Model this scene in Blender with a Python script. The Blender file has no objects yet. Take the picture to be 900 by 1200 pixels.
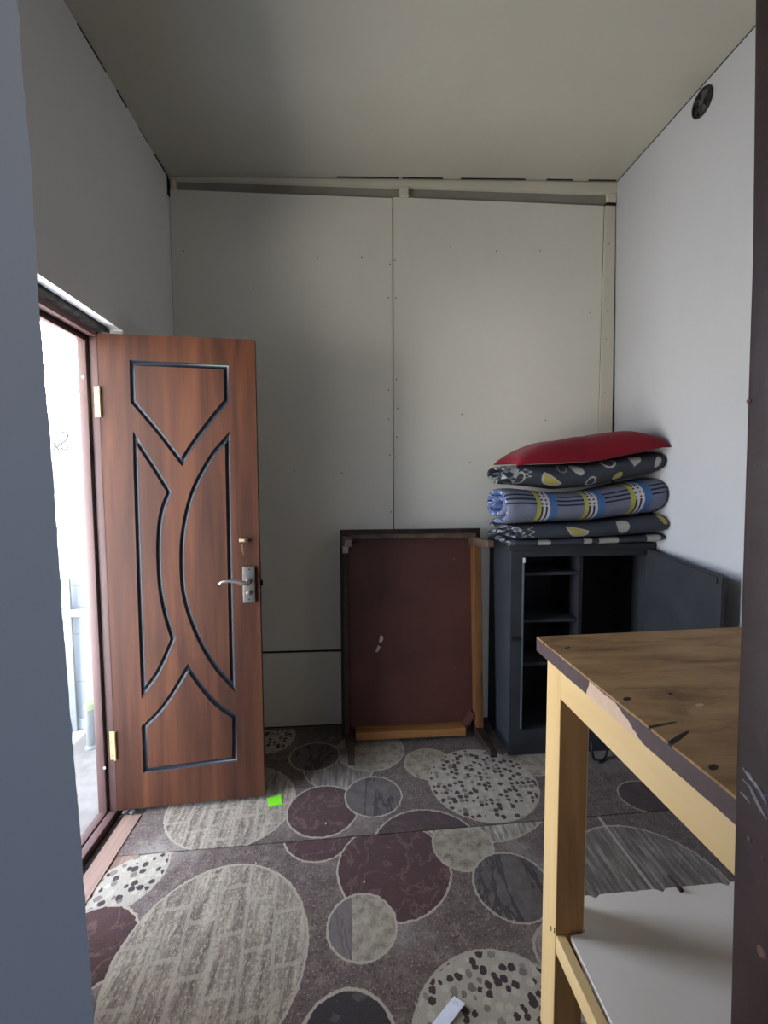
import bpy, bmesh, math, random
import numpy as np
from mathutils import Vector, Matrix, noise as mnoise
rnd = random.Random(7)
SC = bpy.context.scene
COL = SC.collection

# ------------------------------------------------------------------ camera (focal length and pose solved from the room's own straight lines)
F = 520.0
CZ = 1.40
cy = np.array([(409-450)/F, (600-567)/F, 1.0]); cy /= np.linalg.norm(cy)
cz = np.array([-.009, 1, 0.]); cz -= cy*(cz@cy); cz /= np.linalg.norm(cz)
cx = np.cross(cz, cy)
if cx[0] < 0: cx = -cx
CAMP = np.array([0, 0, CZ])
def ray(x, y):
    c = np.array([(x-450)/F, (600-y)/F, 1.0]); return np.array([c@cx, c@cy, c@cz])
def AZ(x, y, z=0.): d = ray(x, y); return Vector(CAMP+d*((z-CZ)/d[2]))
def AY(x, y, v): d = ray(x, y); return Vector(CAMP+d*(v/d[1]))
def AX(x, y, v): d = ray(x, y); return Vector(CAMP+d*(v/d[0]))
def AP(x, y, p, n):
    d = ray(x, y); p = np.array(p); n = np.array(n); return Vector(CAMP+d*(((p-CAMP)@n)/(d@n)))

# ------------------------------------------------------------------ small node-graph builder
def s2l(c):
    return tuple(((v/255)/12.92 if v/255 <= .04045 else ((v/255+.055)/1.055)**2.4) for v in c)
class G:
    def __init__(s, name, rough=.6, metal=0., spec=.5):
        s.m = bpy.data.materials.new(name); s.m.use_nodes = True
        s.t = s.m.node_tree; s.N = s.t.nodes; s.L = s.t.links
        s.b = s.N['Principled BSDF']
        s.b.inputs['Roughness'].default_value = rough
        s.b.inputs['Metallic'].default_value = metal
        s.b.inputs['Specular IOR Level'].default_value = spec
    def put(s, inp, v):
        if hasattr(v, 'links') and hasattr(v, 'node'): s.L.new(v, inp)
        elif isinstance(v, (tuple, list)) and len(v) == 3 and inp.type == 'RGBA': inp.default_value = (*v, 1)
        else: inp.default_value = v
    def math(s, op, a, b=None, c=None, clamp=False):
        n = s.N.new('ShaderNodeMath'); n.operation = op; n.use_clamp = clamp
        s.put(n.inputs[0], a)
        if b is not None: s.put(n.inputs[1], b)
        if c is not None: s.put(n.inputs[2], c)
        return n.outputs[0]
    def vmath(s, op, a, b=None, scale=None):
        n = s.N.new('ShaderNodeVectorMath'); n.operation = op
        s.put(n.inputs[0], a)
        if b is not None: s.put(n.inputs[1], b)
        if scale is not None: s.put(n.inputs['Scale'], scale)
        return n.outputs['Value'] if op in ('LENGTH', 'DOT_PRODUCT', 'DISTANCE') else n.outputs['Vector']
    def mix(s, f, a, b, mode='MIX'):
        n = s.N.new('ShaderNodeMix'); n.data_type = 'RGBA'; n.blend_type = mode
        s.put(n.inputs[0], f); s.put(n.inputs[6], a); s.put(n.inputs[7], b)
        return n.outputs[2]
    def coord(s, kind='Object'): 
        n = s.N.new('ShaderNodeTexCoord'); return n.outputs[kind]
    def sep(s, v):
        n = s.N.new('ShaderNodeSeparateXYZ'); s.put(n.inputs[0], v); return n.outputs
    def comb(s, x, y, z=0.):
        n = s.N.new('ShaderNodeCombineXYZ'); s.put(n.inputs[0], x); s.put(n.inputs[1], y); s.put(n.inputs[2], z); return n.outputs[0]
    def map(s, v, loc=(0,0,0), rot=(0,0,0), scale=(1,1,1), kind='POINT'):
        n = s.N.new('ShaderNodeMapping'); n.vector_type = kind; s.put(n.inputs[0], v)
        n.inputs[1].default_value = loc; n.inputs[2].default_value = rot; n.inputs[3].default_value = scale
        return n.outputs[0]
    def noise(s, v, scale=5., detail=4., rough=.55, dist=0., out='Fac'):
        n = s.N.new('ShaderNodeTexNoise'); s.put(n.inputs['Vector'], v)
        n.inputs['Scale'].default_value = scale; n.inputs['Detail'].default_value = detail
        n.inputs['Roughness'].default_value = rough; n.inputs['Distortion'].default_value = dist
        return n.outputs[out]
    def voro(s, v, scale=5., feat='F1', rand=1.):
        n = s.N.new('ShaderNodeTexVoronoi'); n.feature = feat; s.put(n.inputs['Vector'], v)
        n.inputs['Scale'].default_value = scale; n.inputs['Randomness'].default_value = rand
        return n.outputs
    def step(s, v, a, b):
        n = s.N.new('ShaderNodeMapRange'); n.interpolation_type = 'SMOOTHSTEP'; s.put(n.inputs[0], v)
        n.inputs[1].default_value = a; n.inputs[2].default_value = b; return n.outputs[0]
    def ramp(s, f, stops):
        n = s.N.new('ShaderNodeValToRGB'); s.put(n.inputs[0], f)
        e = n.color_ramp.elements
        while len(e) < len(stops): e.new(.5)
        for i, (p, c) in enumerate(stops): e[i].position = p; e[i].color = (*c, 1)
        return n.outputs[0]
    def color(s, v): s.put(s.b.inputs['Base Color'], v); return s
    def rough(s, v): s.put(s.b.inputs['Roughness'], v); return s
    def bump(s, h, strength=.3, dist=.01):
        n = s.N.new('ShaderNodeBump'); n.inputs['Strength'].default_value = strength; n.inputs['Distance'].default_value = dist
        s.put(n.inputs['Height'], h); s.L.new(n.outputs[0], s.b.inputs['Normal']); return s

def plain(name, col, rough=.6, var=.12, scale=6., metal=0., bump=0., spec=.5, stretch=(1,1,1)):
    g = G(name, rough, metal, spec); v = g.map(g.coord(), scale=stretch)
    n = g.noise(v, scale, 5)
    c = s2l(col) if max(col) > 1 else col
    lo = tuple(x*(1-var) for x in c); hi = tuple(min(1, x*(1+var)) for x in c)
    g.color(g.ramp(n, [(.3, lo), (.7, hi)]))
    if bump: g.bump(g.noise(v, scale*8, 4), bump, .004)
    return g.m

# ------------------------------------------------------------------ mesh helpers
def new(): return bmesh.new()
def to_obj(name, bm, mat, parent=None, local=False, smooth=False, autosmooth=None):
    if parent is not None and not local:
        bmesh.ops.transform(bm, matrix=parent.get('_inv_m', None) or INV[parent.name], verts=bm.verts)
    bmesh.ops.recalc_face_normals(bm, faces=bm.faces)
    me = bpy.data.meshes.new(name); bm.to_mesh(me); bm.free()
    for m in (mat if isinstance(mat, (list, tuple)) else [mat]): me.materials.append(m)
    if smooth:
        for p in me.polygons: p.use_smooth = True
    if autosmooth is not None:
        me.polygons.foreach_set('use_smooth', [True]*len(me.polygons))
        me.set_sharp_from_angle(angle=math.radians(autosmooth))
    o = bpy.data.objects.new(name, me); COL.objects.link(o)
    if parent is not None: o.parent = parent
    return o
INV = {}
def reg(o): INV[o.name] = (Matrix.Translation(o.location) @ o.rotation_euler.to_matrix().to_4x4()).inverted(); return o
def thing(name, label, cat, loc=(0,0,0), rot=(0,0,0), group=None):
    o = bpy.data.objects.new(name, None); COL.objects.link(o)
    o.empty_display_size = .05; o.location = loc; o.rotation_euler = rot
    o['label'] = label; o['category'] = cat
    if group: o['group'] = group
    return reg(o)
def sub(o, parent):      # register a part so that it can carry sub-parts (children share the part's space)
    INV[o.name] = INV[parent.name]; return o
def solo(name, bm, mat, label, cat, loc, group=None, **k):
    bmesh.ops.translate(bm, vec=-Vector(loc), verts=bm.verts)
    o = to_obj(name, bm, mat, **k); o.location = loc; o['label'] = label; o['category'] = cat
    if group: o['group'] = group
    return reg(o)
def struct(name, bm, mat, parent=None, **k):
    o = to_obj(name, bm, mat, parent, **k)
    if parent is None: o['kind'] = 'structure'; reg(o)
    return o
def box(bm, x0, x1, y0, y1, z0, z1, bev=0.):
    vs = [bm.verts.new((x, y, z)) for x in (x0, x1) for y in (y0, y1) for z in (z0, z1)]
    fs = [(0,1,3,2),(4,6,7,5),(0,4,5,1),(2,3,7,6),(0,2,6,4),(1,5,7,3)]
    f = [bm.faces.new([vs[i] for i in q]) for q in fs]
    if bev:
        es = list({e for q in f for e in q.edges})
        bmesh.ops.bevel(bm, geom=es, offset=bev, segments=2, profile=.6, affect='EDGES')
    return bm
def hexa(bm, lo, hi, bev=0.):       # four lower and four upper corners, each in ring order
    a = [bm.verts.new(p) for p in lo]; b = [bm.verts.new(p) for p in hi]
    f = [bm.faces.new(a[::-1]), bm.faces.new(b)]
    for i in range(4): f.append(bm.faces.new((a[i], a[(i+1) % 4], b[(i+1) % 4], b[i])))
    if bev:
        es = list({e for q in f for e in q.edges})
        bmesh.ops.bevel(bm, geom=es, offset=bev, segments=2, profile=.6, affect='EDGES')
    return bm
def prism(bm, pts, vec, bev=0.):
    vec = Vector(vec)
    a = [bm.verts.new(p) for p in pts]; b = [bm.verts.new(Vector(p)+vec) for p in pts]
    n = len(a); f = [bm.faces.new(a), bm.faces.new(b[::-1])]
    for i in range(n): f.append(bm.faces.new((a[i], b[i], b[(i+1) % n], a[(i+1) % n])))
    if bev:
        bmesh.ops.recalc_face_normals(bm, faces=f)
        bmesh.ops.bevel(bm, geom=list({e for q in f for e in q.edges}), offset=bev, segments=2, profile=.6, affect='EDGES')
    return bm
def tube(bm, pts, r, n=10, flat=1.):
    pts = [Vector(p) for p in pts]; rs = r if isinstance(r, (list, tuple)) else [r]*len(pts)
    rings = []; up = None
    for i, p in enumerate(pts):
        t = (pts[min(i+1, len(pts)-1)]-pts[max(i-1, 0)]).normalized()
        if up is None: up = t.orthogonal().normalized()
        up = (up-t*up.dot(t)).normalized(); sd = t.cross(up)
        rings.append([bm.verts.new(p+(up*math.cos(a)+sd*math.sin(a)*flat)*rs[i]) for a in [2*math.pi*k/n for k in range(n)]])
    for a, b in zip(rings, rings[1:]):
        for k in range(n): bm.faces.new((a[k], a[(k+1) % n], b[(k+1) % n], b[k]))
    bm.faces.new(rings[0][::-1]); bm.faces.new(rings[-1])
    return bm
def disc_lathe(bm, c, axis, prof, n=24):     # prof: (distance along axis, radius)
    axis = Vector(axis).normalized(); u = axis.orthogonal().normalized(); w = axis.cross(u); c = Vector(c)
    rings = [[bm.verts.new(c+axis*h+(u*math.cos(2*math.pi*k/n)+w*math.sin(2*math.pi*k/n))*max(r, 1e-4)) for k in range(n)] for h, r in prof]
    for a, b in zip(rings, rings[1:]):
        for k in range(n): bm.faces.new((a[k], a[(k+1) % n], b[(k+1) % n], b[k]))
    bm.faces.new(rings[0][::-1]); bm.faces.new(rings[-1])
    return bm

# ------------------------------------------------------------------ materials
def wall_paint(name, col, var=.05, stain=.0):
    g = G(name, .75, 0, .25); v = g.coord()
    c = s2l(col)
    n = g.noise(v, 1.3, 5, .6); f = g.noise(v, 22, 3)
    cc = g.ramp(n, [(.3, tuple(x*(1-var) for x in c)), (.7, tuple(min(1, x*(1+var*.6)) for x in c))])
    cc = g.mix(g.math('MULTIPLY', f, .06), cc, tuple(x*.6 for x in c))
    if stain:
        sn = g.noise(g.map(v, scale=(1, 1, .35)), 2.2, 6, .65)
        cc = g.mix(g.math('MULTIPLY', g.step(sn, .52, .75), stain), cc, tuple(x*k for x, k in zip(c, (.62, .56, .47))))
    g.color(cc).bump(g.noise(v, 60, 3), .06, .003)
    return g.m
M_BACK = wall_paint('white_wall_sheet', (228, 226, 215), .04, .10)
M_BATT = wall_paint('cream_strip_paint', (218, 213, 196), .04, .15)
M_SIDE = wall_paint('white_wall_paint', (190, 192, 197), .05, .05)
M_LEFT = wall_paint('off_white_plaster', (224, 225, 226), .05, .10)
M_CEIL = wall_paint('ceiling_paint', (192, 189, 176), .05, .12)
M_CAV = wall_paint('grey_unpainted_board', (150, 146, 137), .22, .6)
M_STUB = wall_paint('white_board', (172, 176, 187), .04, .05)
M_DARK = plain('dark_gap', (30, 27, 25), .95)
M_CONC = plain('grey_concrete', (110, 104, 98), .9, .2, 12, bump=.2)

def wood(name, base, dark, light, scale=1., axis=2, rough=.5, contrast=1., spec=.4, coat=0.):
    g = G(name, rough, 0, spec); v = g.coord()
    st = [14*scale, 14*scale, 14*scale]; st[axis] = .9*scale
    w = g.map(v, scale=tuple(st))
    n1 = g.noise(w, 1.0, 6, .6, .6)
    st2 = [90*scale, 90*scale, 90*scale]; st2[axis] = 3*scale
    n2 = g.noise(g.map(v, scale=tuple(st2)), 1.0, 3, .6)
    big = g.noise(g.map(v, scale=(2, 2, .6) if axis == 2 else (.6, 2, 2) if axis == 0 else (2, .6, 2)), 1.5, 3)
    c = g.ramp(n1, [(.28, s2l(dark)), (.5, s2l(base)), (.75, s2l(light))])
    c = g.mix(g.math('MULTIPLY', g.step(n2, .5, .8), .45*contrast), c, s2l(dark))
    c = g.mix(g.math('MULTIPLY', g.step(big, .45, .75), .35*contrast), c, tuple(x*.75 for x in s2l(dark)))
    g.color(c)
    g.rough(g.math('ADD', rough-.06, g.math('MULTIPLY', n2, .12)))
    g.bump(n2, .08, .002)
    if coat: g.b.inputs['Coat Weight'].default_value = coat; g.b.inputs['Coat Roughness'].default_value = .35
    return g.m
M_DOOR = wood('walnut_door_film', (79, 45, 29), (50, 27, 18), (104, 62, 39), 1., 2, .55, .8, .3, .08)
M_GROOVE = plain('blue_black_groove_paint', (26, 31, 42), .42, .2, 20, spec=.5)
M_FRAME = plain('dark_brown_frame_paint', (94, 68, 64), .5, .15, 10, bump=.05)
M_BOARD = wood('worn_brown_board', (140, 112, 98), (104, 80, 70), (170, 142, 126), .8, 1, .8)
M_PINE = wood('cream_painted_pine', (216, 180, 122), (198, 160, 102), (224, 194, 142), .6, 2, .6, .3)
M_PINEY = wood('cream_painted_rail', (220, 186, 130), (204, 168, 110), (228, 200, 150), .6, 1, .6, .25)
M_RAW = wood('bare_pine', (176, 130, 78), (132, 92, 50), (196, 152, 98), .9, 2, .7, .8)
M_STEEL = plain('brushed_silver_metal', (176, 172, 168), .35, .08, 80, metal=.9)
M_BRASS = plain('brass', (206, 180, 128), .5, .10, 60, metal=.3)
M_BLACK = plain('black_plastic', (22, 22, 23), .5)
M_MAROON = plain('maroon_underside', (82, 44, 36), .6, .22, 3.5, bump=.05)
M_DKWOOD = wood('dark_stained_wood', (52, 36, 28), (30, 21, 18), (74, 54, 42), .9, 2, .55, .8)
M_TANWOOD = wood('orange_brown_rail', (118, 78, 40), (72, 44, 24), (144, 100, 56), 1.4, 2, .6, 1.)
M_TANX = wood('orange_brown_rail_across', (150, 102, 54), (104, 66, 34), (176, 126, 74), .9, 0, .6, .8)
M_TABLEG = wood('grey_brown_leg_wood', (84, 68, 54), (56, 42, 33), (112, 92, 74), .9, 1, .55, .8)
M_CAB = plain('dark_slate_paint', (50, 53, 57), .6, .22, 5, bump=.1, spec=.3)
M_CABIN = plain('black_inside_paint', (42, 43, 47), .75, .2, 6, spec=.2)
M_POST = None

def screw_dots(parent, pts, normal, r=.0035):
    for p in pts:
        bm = new(); disc_lathe(bm, p, normal, [(0, r), (.0006, r*.9)], 8)
        to_obj('screw', bm, M_DARK, parent)

# ------------------------------------------------------------------ room shell
XL, XR, YB, YP = -.925, 1.55, 2.50, .42
KP = YP/.5
def kp(z): return CZ+(z-CZ)*KP if z > .001 else 0.
# floor
bm = new(); box(bm, -1.5, 1.75, -2.3, 2.62, -.06, 0); struct('floor', bm, M_CONC)
# ceiling: the photo's ceiling climbs a little to the right
bm = new()
def cz_at(x): return 2.997+(x-XL)*(.088/2.44)
hexa(bm, [(-1.5, YP, cz_at(-1.5)), (1.75, YP, cz_at(1.75)), (1.75, 2.62, cz_at(1.75)), (-1.5, 2.62, cz_at(-1.5))],
     [(-1.5, YP, 3.3), (1.75, YP, 3.3), (1.75, 2.62, 3.3), (-1.5, 2.62, 3.3)])
struct('ceiling', bm, M_CEIL)
# left wall with the doorway hole (Y 1.25 .. 1.95, up to 2.033)
DY0, DY1, DZ = 1.25, 1.955, 2.033
bm = new()
box(bm, -1.075, XL, YP+.02, DY0, 0, 3.05); box(bm, -1.075, XL, DY1, 2.62, 0, 3.05)
box(bm, -.966, XL, DY0, DY1, DZ, 3.05); box(bm, -1.075, -.967, DY0, DY1, 2.05, 3.05)
struct('wall_left', bm, M_LEFT)
# right wall leans outward towards the floor, with the round vent hole left closed behind the fan
bm = new()
hexa(bm, [(1.585, -2.3, 0), (1.70, -2.3, 0), (1.70, 2.62, 0), (1.585, 2.62, 0)],
     [(1.513, -2.3, 3.12), (1.70, -2.3, 3.12), (1.70, 2.62, 3.12), (1.513, 2.62, 3.12)])
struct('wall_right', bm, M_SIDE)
def xr_at(z): return 1.585-.072*z/3.12
# back wall: dirty board behind, white sheets in front
bm = new(); box(bm, -1.075, 1.70, 2.545, 2.62, 0, 3.15); struct('wall_back', bm, M_CAV)
bm = new(); box(bm, XL, 1.52, 2.5135, 2.5445, 2.901, 3.09); struct('wall_back_board', bm, M_CAV)
def sheet(name, pts, mat, t=.012, y=YB):
    bm = new(); prism(bm, [(p[0], y, p[1]) for p in pts], (0, t, 0), .001); return struct(name, bm, mat)
sA = sheet('wall_back_sheet', [(XL+.002, .458), (.2475, .452), (.2475, 2.947), (XL+.002, 2.938)], M_BACK)
sB = sheet('wall_back_lower_sheet', [(XL+.002, .012), (.2475, .012), (.2475, .437), (XL+.002, .445)], M_BACK)
sC = sheet('wall_back_wide_sheet', [(.2535, .012), (1.446, .012), (1.447, 2.959), (.2535, 2.953)], M_BACK)
bt = sheet('wall_back_cover_strip', [(1.448, .012), (1.553, .012), (1.512, 2.958), (1.452, 2.958)], M_BATT, .014, 2.494)
bm = new(); box(bm, XL, 1.58, 2.513, 2.544, 0, 2.90); struct('wall_back_batten', bm, M_DARK)
# seam between the two big sheets: a thin cover strip a little proud of the left sheet's edge
screws = [(-.86, 2.63), (-.16, 2.62), (.08, 2.63), (.235, 2.60), (.225, 2.42), (.225, 1.92), (.225, 1.76), (.23, 1.56), (-.30, 1.47), (-.04, 1.46), (.235, 1.24), (-.5, 2.45), (-.62, 1.9)]
screw_dots(sA, [(x, YB-.0006, z) for x, z in screws], (0, 1, 0))
screws = [(.262, 2.62), (.265, 2.42), (.268, 1.98), (.275, 1.82), (.27, 1.66), (.57, 2.70), (.83, 2.69), (1.08, 2.70), (1.38, 2.37), (.64, 1.79), (.88, 1.77), (1.13, 1.76), (.69, 1.52), (.262, 1.55)]
screw_dots(sC, [(x, YB-.0006, z) for x, z in screws], (0, 1, 0))
screw_dots(bt, [(1.477, 2.4934, z) for z in (2.75, 2.56, 2.38, 2.22, 1.92)], (0, 1, 0))
# timber rail under the ceiling and its short blocks
bm = new()
hexa(bm, [(XL, 2.486, 2.984), (1.515, 2.486, 3.022), (1.515, 2.513, 3.022), (XL, 2.513, 2.984)],
     [(XL, 2.486, 2.994), (1.515, 2.486, 3.081), (1.515, 2.513, 3.081), (XL, 2.513, 2.994)], .002)
struct('trim_1', bm, M_BATT)
for i, (a, b, z0, z1) in enumerate([(XL+.012, XL+.036, 2.936, 2.983), (.287, .335, 2.953, 3.001), (1.463, 1.514, 2.972, 3.020)]):
    bm = new(); box(bm, a, b, 2.489, 2.513, z0, z1, .002); struct('trim_%d' % (i+2), bm, M_BATT)
bm = new(); box(bm, 1.455, 1.512, 2.4885, 2.513, 2.959, 2.971); struct('trim_5', bm, M_DARK)
# open dark joints where the ceiling board meets the walls
bm = new(); hexa(bm, [(1.511, .52, cz_at(1.51)-.003), (1.5165, .52, cz_at(1.51)-.003), (1.5165, 2.49, cz_at(1.51)-.003), (1.511, 2.49, cz_at(1.51)-.003)],
     [(1.511, .52, cz_at(1.51)+.002), (1.5165, .52, cz_at(1.51)+.002), (1.5165, 2.49, cz_at(1.51)+.002), (1.511, 2.49, cz_at(1.51)+.002)])
struct('trim_6', bm, M_DARK)
for i, (y0, y1, w) in enumerate([(1.72, 1.90, .007), (1.98, 2.06, .009), (2.17, 2.26, .005), (2.33, 2.48, .009)]):
    bm = new(); box(bm, XL-.002, XL+w*.4, y0, y1, 2.997-w*.6, 2.999); struct('trim_%d' % (7+i), bm, M_DARK)
for i, (a, b) in enumerate([(-.05, .28), (.30, .52), (.62, .98), (1.10, 1.25), (1.34, 1.50)]):
    bm = new(); hexa(bm, [(a, 2.474, cz_at(a)-.004), (b, 2.474, cz_at(b)-.004), (b, 2.48, cz_at(b)-.004), (a, 2.48, cz_at(a)-.004)],
         [(a, 2.474, cz_at(a)+.001), (b, 2.474, cz_at(b)+.001), (b, 2.48, cz_at(b)+.001), (a, 2.48, cz_at(a)+.001)]); struct('trim_%d' % (11+i), bm, M_DARK)
# corner crack, upper left
bm = new(); box(bm, XL, XL+.006, 2.478, 2.499, 2.90, 2.99); struct('trim_16', bm, M_DARK)
# wedge of filler between wall and door frame head
M_FILL = plain('grey_filler', (92, 90, 88), .95, .5, 30, bump=.6)
bm = new()
N = 40
top = [(-.972, DY0+.01+(DY1-DY0-.02)*i/N, 2.0495) for i in range(N+1)]
bot = [(-.972, p[1], 2.013+.010*mnoise.noise((p[1]*23, 2, 5))) for p in top]
prism(bm, top+bot[::-1], (-.05, 0, 0)); struct('trim_17', bm, M_FILL)
bm = new(); box(bm, -.985, -.956, .9, 1.868, 0, .003); struct('trim_21', bm, M_DARK)  # dark strip standing in for the shade in the sill gap
# brown worn boards between sill and carpet
bm = new(); box(bm, -.955, -.885, .9, 1.865, 0, .012, .002); struct('trim_18', bm, M_BOARD)
bm = new(); box(bm, -.883, -.80, .9, 1.90, 0, .006, .002); struct('trim_19', bm, M_BOARD)

# partition the photo is taken through: white board edge at the left, painted post at the right
edge = [(2.02, -.326), (1.882, -.325), (1.72, -.320), (1.61, -.3195), (1.515, -.317), (1.408, -.314), (1.26, -.312), (1.154, -.309), (1.056, -.306), (.965, -.304), (.883, -.302), (.777, -.300), (.3, -.295), (0., -.29)]
edge = [(kp(z), x*KP) for z, x in edge]
pts = []
zz = edge[0][0]-.001
def edge_x(z):
    for (z1, x1), (z0, x0) in zip(edge, edge[1:]):
        if z0 <= z <= z1: return x0+(x1-x0)*(z-z0)/(z1-z0)
    return edge[0][1]
while zz > .001:
    j = .0007*mnoise.noise((zz*22, 1.3, 0))+.0016*max(0, mnoise.noise((zz*60, 7, 2)))+.0007*mnoise.noise((zz*140, 3, 2))
    pts.append((edge_x(zz)+j, zz)); zz -= .005
bm = new()
fp = [(-1.45, 0.0), (-1.45, 3.05), (edge[0][1], 3.05)]+pts
a_ = [bm.verts.new((x, YP, z)) for x, z in fp]; b_ = [bm.verts.new((x-(.016 if x > -1 else 0), YP+.013, z)) for x, z in fp]     # raw cut, undercut at the back
bm.faces.new(a_); bm.faces.new(b_[::-1])
for i in range(len(a_)): bm.faces.new((a_[i], b_[i], b_[(i+1) % len(a_)], a_[(i+1) % len(a_)]))
struct('wall_front', bm, M_STUB)
bm = new(); box(bm, edge[0][1], 1.56, YP, YP+.013, 2.10, 3.06); struct('wall_front_lintel', bm, M_STUB)
bm = new(); box(bm, .53, 1.58, YP-.04, YP-.027, 0, 2.10); struct('wall_front_right', bm, M_STUB)
# post
g = G('dark_brown_gloss_paint', .42, 0, .45); v = g.coord()
n = g.noise(v, 9, 6, .6); n2 = g.noise(g.map(v, scale=(1, 1, .35)), 38, 4)
c = g.ramp(n, [(.3, s2l((44, 30, 30))), (.7, s2l((70, 50, 48)))])
c = g.mix(g.step(n2, .66, .74), c, s2l((104, 82, 72)))
g.color(c).bump(n, .35, .006); M_POST = g.m
pl = [(2.14, .452), (1.941, .459), (1.663, .470), (1.322, .476), (1.042, .481), (.693, .490), (0, .505)]
pl = [(kp(z), x*KP) for z, x in pl]
pl[0] = (2.10, pl[0][1])
bm = new()
rows = []
for z, x in pl:
    rows.append([bm.verts.new(p) for p in ((x, YP, z), (x+.13, YP, z), (x+.13, YP-.16, z), (x, YP-.16, z))])
for a, b in zip(rows, rows[1:]):
    for k in range(4): bm.faces.new((a[k], a[(k+1) % 4], b[(k+1) % 4], b[k]))
bm.faces.new(rows[0]); bm.faces.new(rows[-1][::-1])
bmesh.ops.recalc_face_normals(bm, faces=bm.faces)
bmesh.ops.bevel(bm, geom=[e for e in bm.edges if abs(e.verts[0].co.z-e.verts[1].co.z) > .1], offset=.004, segments=2, profile=.6, affect='EDGES')
post = struct('trim_20', bm, M_POST, autosmooth=40)
def post_pt(px, py, lift=.0):
    p = AX(px, py, .4815*KP); return Vector((edge_pl(p.z)-lift, p.y, p.z))
def edge_pl(z):
    for (z1, x1), (z0, x0) in zip(pl, pl[1:]):
        if z0 <= z <= z1: return x0+(x1-x0)*(z-z0)/(z1-z0)
    return .45
M_TAPE = plain('scratched_bare_metal', (190, 188, 198), .28, .2, 60, metal=.6)
for px in ([(871, 899), (880, 912), (887, 918), (896, 934), (899, 942)], [(871, 913), (880, 922), (886, 935), (893, 950), (899, 960)], [(868, 928), (875, 935), (879, 941)], [(874, 903), (879, 907), (888, 924)]):
    bm = new(); P = [post_pt(x, y, .0004) for x, y in px]
    tube(bm, P, [.0006]+[rnd.uniform(.0012, .0026) for _ in P[1:-1]]+[.0006], 6); to_obj('scratch', bm, M_TAPE, post)
M_CHIP = plain('chipped_paint', (112, 84, 74), .8, .2, 40)
for (x, y, r) in ((888, 1116, .006), (877, 983, .003), (893, 1006, .002), (886, 470, .003)):
    bm = new(); P = post_pt(x, y, 0); disc_lathe(bm, P, (-1, .05, .1), [(0, r), (.0012, r*.7)], 9); to_obj('paint_chip', bm, M_CHIP, post)

# room behind the camera, with its own window
bm = new(); box(bm, -1.5, -1.40, -2.3, YP-.001, 0, 3.05); struct('wall_rear_left', bm, M_SIDE)
bm = new()
WX0, WX1, WZ0, WZ1 = -.95, -.30, 1.30, 2.0
box(bm, -1.5, WX0, -2.3, -2.2, 0, 3.05); box(bm, WX1, 1.7, -2.3, -2.2, 0, 3.05)
box(bm, WX0, WX1, -2.3, -2.2, 0, WZ0); box(bm, WX0, WX1, -2.3, -2.2, WZ1, 3.05)
struct('wall_rear', bm, M_SIDE)
bm = new(); box(bm, -1.5, 1.7, -2.3, YP-.001, 3.06, 3.12); struct('ceiling_rear', bm, M_CEIL)
bm = new()
for a in ((WX0, WX0+.05, WZ0, WZ1), (WX1-.05, WX1, WZ0, WZ1), (WX0+.05, WX1-.05, WZ0, WZ0+.05), (WX0+.05, WX1-.05, WZ1-.05, WZ1), (-.715, -.685, WZ0+.05, WZ1-.05)):
    box(bm, a[0], a[1], -2.27, -2.23, a[2], a[3], .004)
struct('window_1', bm, M_BATT)

# ------------------------------------------------------------------ door frame (structure) and door leaf
fr = None
bm = new()
box(bm, -1.056, -1.0225, 1.858, 1.93, 0, 2.005, .004)       # outer rebate of the far jamb
box(bm, -1.0190, -.9865, 1.872, 1.93, 0, 2.005, .004)
box(bm, -1.056, -1.0225, 1.25, 1.315, 0, 2.005, .004)
box(bm, -1.0190, -.9865, 1.25, 1.30, 0, 2.005, .004)
box(bm, -1.056, -1.0225, 1.315, 1.858, 1.962, 2.005, .004)
box(bm, -1.0190, -.9865, 1.30, 1.872, 1.983, 2.007, .004)
box(bm, -1.056, -1.0225, 1.315, 1.858, 0, .034, .004)
box(bm, -1.0190, -.9865, 1.30, 1.872, 0, .030, .004)
frame = struct('door_1', bm, M_FRAME, autosmooth=35)
bm = new()
box(bm, -1.0225, -1.0190, 1.868, 1.925, 0, 2.0); box(bm, -1.0225, -1.0190, 1.25, 1.305, 0, 2.0)
box(bm, -1.0225, -1.0190, 1.305, 1.868, 1.972, 2.0); box(bm, -1.0225, -1.0190, 1.305, 1.868, 0, .024)
to_obj('gasket', bm, M_BLACK, frame)
M_WHITEDOT = plain('white_speck', (214, 206, 196), .7)
for p in (AY(97.5, 442, 1.857), AY(122.5, 900, 1.857)):
    bm = new(); disc_lathe(bm, p, (0, 1, 0), [(-.0012, .005), (.001, .006)], 10); to_obj('screw_cap', bm, M_WHITEDOT, frame)

hb = Vector((-.9835, 1.868, .030)); ang = math.atan2(.043, .599)
leaf = thing('door_leaf', 'walnut-brown door standing open, with blue-black grooved panels', 'door', hb, (0, 0, ang))
LW, LH, LT = .601, 1.966, .040
rotz = Matrix.Rotation(ang, 3, 'Z'); nrm = rotz @ Vector((0, -1, 0)); uax = rotz @ Vector((1, 0, 0))
def uv(px, py):
    p = AP(px, py, hb, nrm)-hb; return Vector((p.dot(uax), p.z))
def catmull(P, closed=False, n=6):
    out = []
    for i in range(len(P)-1):
        p0 = P[i-1] if i else P[0]*2-P[1]; p1, p2 = P[i], P[i+1]; p3 = P[i+2] if i+2 < len(P) else P[-1]*2-P[-2]
        for k in range(n):
            t = k/n
            out.append(.5*((2*p1)+(p2-p0)*t+(2*p0-5*p1+4*p2-p3)*t*t+(3*p1-p0-3*p2+p3)*t**3))
    return out
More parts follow.
